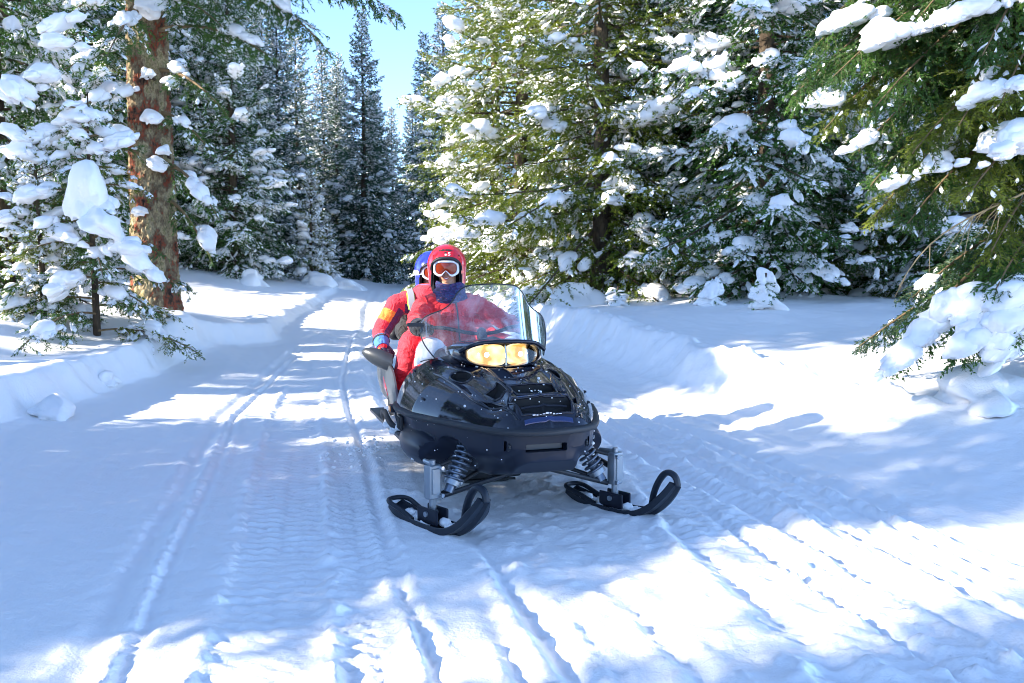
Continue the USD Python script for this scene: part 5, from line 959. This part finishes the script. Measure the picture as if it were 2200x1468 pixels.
for yy, zz, mm in ((-0.004, 0.103, 'padding'), (0.0, 0.090, 'white_paint')):
    dsk = trimesh.creation.cylinder(0.0062, 0.0016, sections=16); obj('dot', xf(decal((dsk.vertices, dsk.faces), yy, zz), helmet_T), M[mm], hel)
sc = []
for k, (z, r, x0) in enumerate([(1.095, 0.100, -1.44), (1.118, 0.116, -1.435), (1.148, 0.114, -1.44), (1.175, 0.104, -1.452), (1.198, 0.099, -1.457), (1.222, 0.096, -1.46), (1.236, 0.087, -1.465)]):
    a = np.linspace(0, 2 * math.pi, 49)[:-1]; rr = r * (1 + 0.05 * np.sin(5 * a + k * 1.7) + 0.03 * np.sin(11 * a + k)); sc.append(np.column_stack([x0 - DU + rr * np.cos(a) * 1.02, -0.038 + rr * np.sin(a), z + 0.012 * np.cos(a) * -1 + 0.006 * np.sin(3 * a + k)]))
obj('scarf', rings(sc), M['scarf'], driver, smooth=True)
def chin_strap(parent, T): 
    for sg in (-1, 1): obj('chin_strap', xf(tube(cr_path([(0.03, sg * 0.098, -0.10), (0.05, sg * 0.07, -0.13), (0.06, sg * 0.02, -0.142)], 14), 0.008, 8), T), M['padding'], parent, smooth=True)
chin_strap(hel, helmet_T)
for sg in (-1, 1):
    glove(q(-0.985, sg * 0.335, 0.955), (1, 0.05 * -sg, 0.05), (0.1, 0, 1), None, M['black_cloth'], driver, side=sg)
    obj('glove_cuff', tube(np.array([q(-1.07, sg * 0.34, 0.952), q(-0.98, sg * 0.335, 0.955)]), np.array([0.058, 0.046]), 18), M['black_cloth'], driver, smooth=50)
    bt = skin_of([limb((q(-1.0, sg * 0.375, 0.46), 0.074), (q(-0.98, sg * 0.385, 0.36), 0.068)), limb((q(-1.0, sg * 0.385, 0.365), 0.055), (q(-0.80, sg * 0.375, 0.345), 0.045))], 0.014, 6)
    obj('boot', bt, M['rubber'], driver, smooth=True)
    kn = np.array(skin_of([limb((q(-1.03, sg * 0.27, 0.79), 0.106), (q(-0.985, sg * 0.30, 0.70), 0.082))], 0.012, 8)[0]); kf = skin_of([limb((q(-1.03, sg * 0.27, 0.79), 0.106), (q(-0.985, sg * 0.30, 0.70), 0.082))], 0.012, 8)[1]
    keep = (kn[kf].mean(1)[:, 0] > (-1.0 - DU)); obj('knee_pad', pick(kn, kf[keep]), M['white_paint'], driver, smooth=True)
for sg in (-1, 1):
    obj('pocket_flap', tm(rbox(q(-1.318, -0.02 + sg * 0.075, 1.02), (0.012, 0.075, 0.03), 0.005)), M['red_suit'], suit, smooth=30)
    a_ = np.linspace(0, 2 * math.pi, 25); obj('sleeve_seam', tube(np.column_stack([q(-1.45, 0, 0)[0] + 0.083 * np.cos(a_), -0.03 + sg * (0.175 + 0.02 * np.sin(a_)), 1.065 + 0.083 * np.sin(a_)]), 0.004, 6, cap=False), M['red_suit'], suit, smooth=True)
# seams, zip and the dark arm band
obj('zip', tube(cr_path([q(-1.335, -0.03, 1.12), q(-1.305, -0.025, 1.05), q(-1.315, -0.01, 0.92), q(-1.32, 0, 0.82)], 20), 0.006, 6), M['black_cloth'], suit, smooth=True)

# passenger
PU = -2.08
q = rel(PU); ploc = SO + PU * SF
pax = thing('person', 'passenger in red jacket and blue helmet sitting behind the driver, glove on side grip', 'person', ploc, SA)
ph = q(-2.10, -0.015, 1.305)
pch = [limb((q(-2.05, -0.02, 0.82), 0.165), (q(-2.04, -0.05, 0.95), 0.155), (q(-2.04, -0.07, 1.07), 0.155), (q(-2.08, -0.04, 1.12), 0.10), (q(-2.09, -0.02, 1.17), 0.065)),
       limb((q(-2.04, -0.21, 1.08), 0.095), (q(-2.04, 0.07, 1.08), 0.095))]
pch.append(limb((q(-2.04, -0.19, 1.09), 0.085), (q(-2.03, -0.30, 1.06), 0.083), (q(-1.97, -0.43, 0.87), 0.068), (q(-1.80, -0.445, 0.775), 0.050)))
pch.append(limb((q(-2.04, 0.05, 1.09), 0.085), (q(-2.03, 0.15, 1.06), 0.083), (q(-1.97, 0.36, 0.87), 0.068), (q(-1.78, 0.43, 0.775), 0.050)))
for sg in (-1, 1): pch.append(limb((q(-2.05, sg * 0.10, 0.80), 0.135), (q(-1.62, sg * 0.27, 0.80), 0.095), (q(-1.60, sg * 0.37, 0.46), 0.066), (q(-1.56, sg * 0.38, 0.36), 0.06)))
Tp = trimesh.transformations.translation_matrix(ph) @ trimesh.transformations.rotation_matrix(math.radians(-6), [0, 0, 1])
inner = skin_of([[(p, r * 0.72) for p, r in c] for c in pch] + [limb((q(-2.085, -0.03, 1.16), 0.055), (q(-2.095, -0.02, 1.25), 0.058), (ph - [0, 0, 0.02], 0.06))], 0.016, 8)
hm = xf(head_mesh(), Tp); um = Mf(manifold3d.Mesh(hm[0].astype(np.float32), hm[1].astype(np.uint32))); bm = Mf(manifold3d.Mesh(inner[0].astype(np.float32), inner[1].astype(np.uint32)))
pbody = obj('body', tm(um + bm), M['skin'], pax, smooth=True); face_bits(pbody, Tp)
jv, jf = skin_of(pch, 0.010, 14, noise=0.010, ns=9, seed=9)
# the jacket's coloured panels are cut from its surface
c = jv[jf].mean(1); A_, B_ = q(-2.03, -0.30, 1.06), q(-1.97, -0.43, 0.87); ax = nrm(B_ - A_); s_ = (c - A_) @ ax; dist = np.linalg.norm(c - A_ - s_[:, None] * ax, axis=1)
arm = (dist < 0.115) & (c[:, 1] < -0.24)
side_ = c[:, 0] - (A_[0] + ax[0] * s_); orange = arm & (s_ > 0.075) & (s_ < 0.165); purple = (arm & (s_ >= 0.03) & (c[:, 1] > A_[1] + ax[1] * s_ + 0.02)) | ((c[:, 2] < 1.07) & (c[:, 2] > 0.99) & (c[:, 1] > -0.25) & (c[:, 1] < -0.12) & (c[:, 0] > q(-2.0, 0, 0)[0]))
orange &= ~purple
jk = obj('snow_suit', pick(jv, jf[~(orange | purple)]), M['red_jacket'], pax, smooth=True)
obj('orange_panel', pick(jv, jf[orange]), M['orange_cloth'], jk, smooth=True); obj('purple_panel', pick(jv, jf[purple]), M['purple_cloth'], jk, smooth=True)
pT, phel = helmet_parts(pax, ph, math.radians(-6), 0.05, M['blue_helmet'], False, 1.0); chin_strap(phel, pT)
col = []
for k, (z, r) in enumerate([(1.12, 0.125), (1.15, 0.12), (1.18, 0.112), (1.205, 0.10)]):
    a = np.linspace(0, 2 * math.pi, 41)[:-1]; col.append(np.column_stack([-2.075 - PU + r * np.cos(a), -0.035 + r * np.sin(a), z + 0.01 * np.sin(2 * a + k)]))
obj('collar', rings(col), M['blue_cloth'], pax, smooth=True)
for sg in (-1, 1):
    yy = -0.07 + sg * 0.135
    S = cr_path([q(-2.17, yy, 1.10), q(-2.08, yy, 1.175), q(-1.97, yy, 1.15), q(-1.885, yy - 0.005, 1.05), q(-1.87, yy - 0.02 * sg, 0.93), q(-1.89, yy, 0.83)], 40)
    t_ = nrm(np.gradient(S, axis=0)); w_ = np.array([0, 1.0, 0]); o_ = nrm(np.cross(w_, t_))
    def ribbon(a, b, h): return slab(np.stack([S + w_ * a + o_ * h, S + w_ * b + o_ * h], 1), np.stack([S + w_ * a - o_ * 0.004, S + w_ * b - o_ * 0.004], 1))
    k = 26
    st = obj('backpack_strap', ribbon(-0.022, 0.022, 0.012), M['grey_strap'], pax)
    for e in (-0.024, 0.024): obj('green_edge', tube(S[:k] + w_ * e + o_[:k] * 0.010, 0.0055, 6), M['green_strap'], st, smooth=True)
    obj('buckle', tm(rbox(S[27] + o_[27] * 0.016, (0.03, 0.05, 0.05), 0.008)), M['padding'], st, smooth=30)
    obj('webbing', tube(S[27:] + o_[27:] * 0.018, 0.010, 6), M['pink_strap'], st, smooth=True)
gp = q(-1.80, -0.445, 0.775)
pg = glove(gp, (0.55, -0.02, -0.80), (0.75, -0.35, 0.5), None, M['navy_glove'], pax, side=1, s=1.12)
obj('orange_patch', tm(Mf.sphere(1.0, 24).scale([0.030, 0.014, 0.034]).translate([*(gp + [0.045, -0.028, -0.035])])), M['orange_cloth'], pg, smooth=True)
obj('glove_cuff', tube(np.array([gp + [-0.065, 0.0, 0.045], gp + [0.02, 0, -0.01]]), np.array([0.060, 0.048]), 18), M['blue_cloth'], pax, smooth=50)
obj('wrist_strap', tube(np.array([gp + [-0.062, 0.0, 0.040], gp + [-0.045, 0, 0.03]]), 0.062, 18), M['black_cloth'], pax, smooth=50)
glove(q(-1.78, 0.43, 0.775), (0.55, 0.02, -0.80), (0.75, 0.35, 0.5), None, M['navy_glove'], pax, side=-1, s=1.1)
for sg in (-1, 1): obj('boot', skin_of([limb((q(-1.6, sg * 0.375, 0.46), 0.072), (q(-1.56, sg * 0.385, 0.36), 0.066)), limb((q(-1.58, sg * 0.385, 0.355), 0.052), (q(-1.39, sg * 0.375, 0.34), 0.044))], 0.014, 6), M['rubber'], pax, smooth=True)
bk = obj('backpack', skin_of([limb((q(-2.28, -0.07, 1.08), 0.12), (q(-2.30, -0.07, 0.88), 0.13)), limb((q(-2.28, -0.16, 1.02), 0.10), (q(-2.28, 0.02, 1.02), 0.10)), limb((q(-2.28, -0.17, 0.86), 0.10), (q(-2.28, 0.03, 0.86), 0.10))], 0.016, 8), M['black_cloth'], pax, smooth=True)
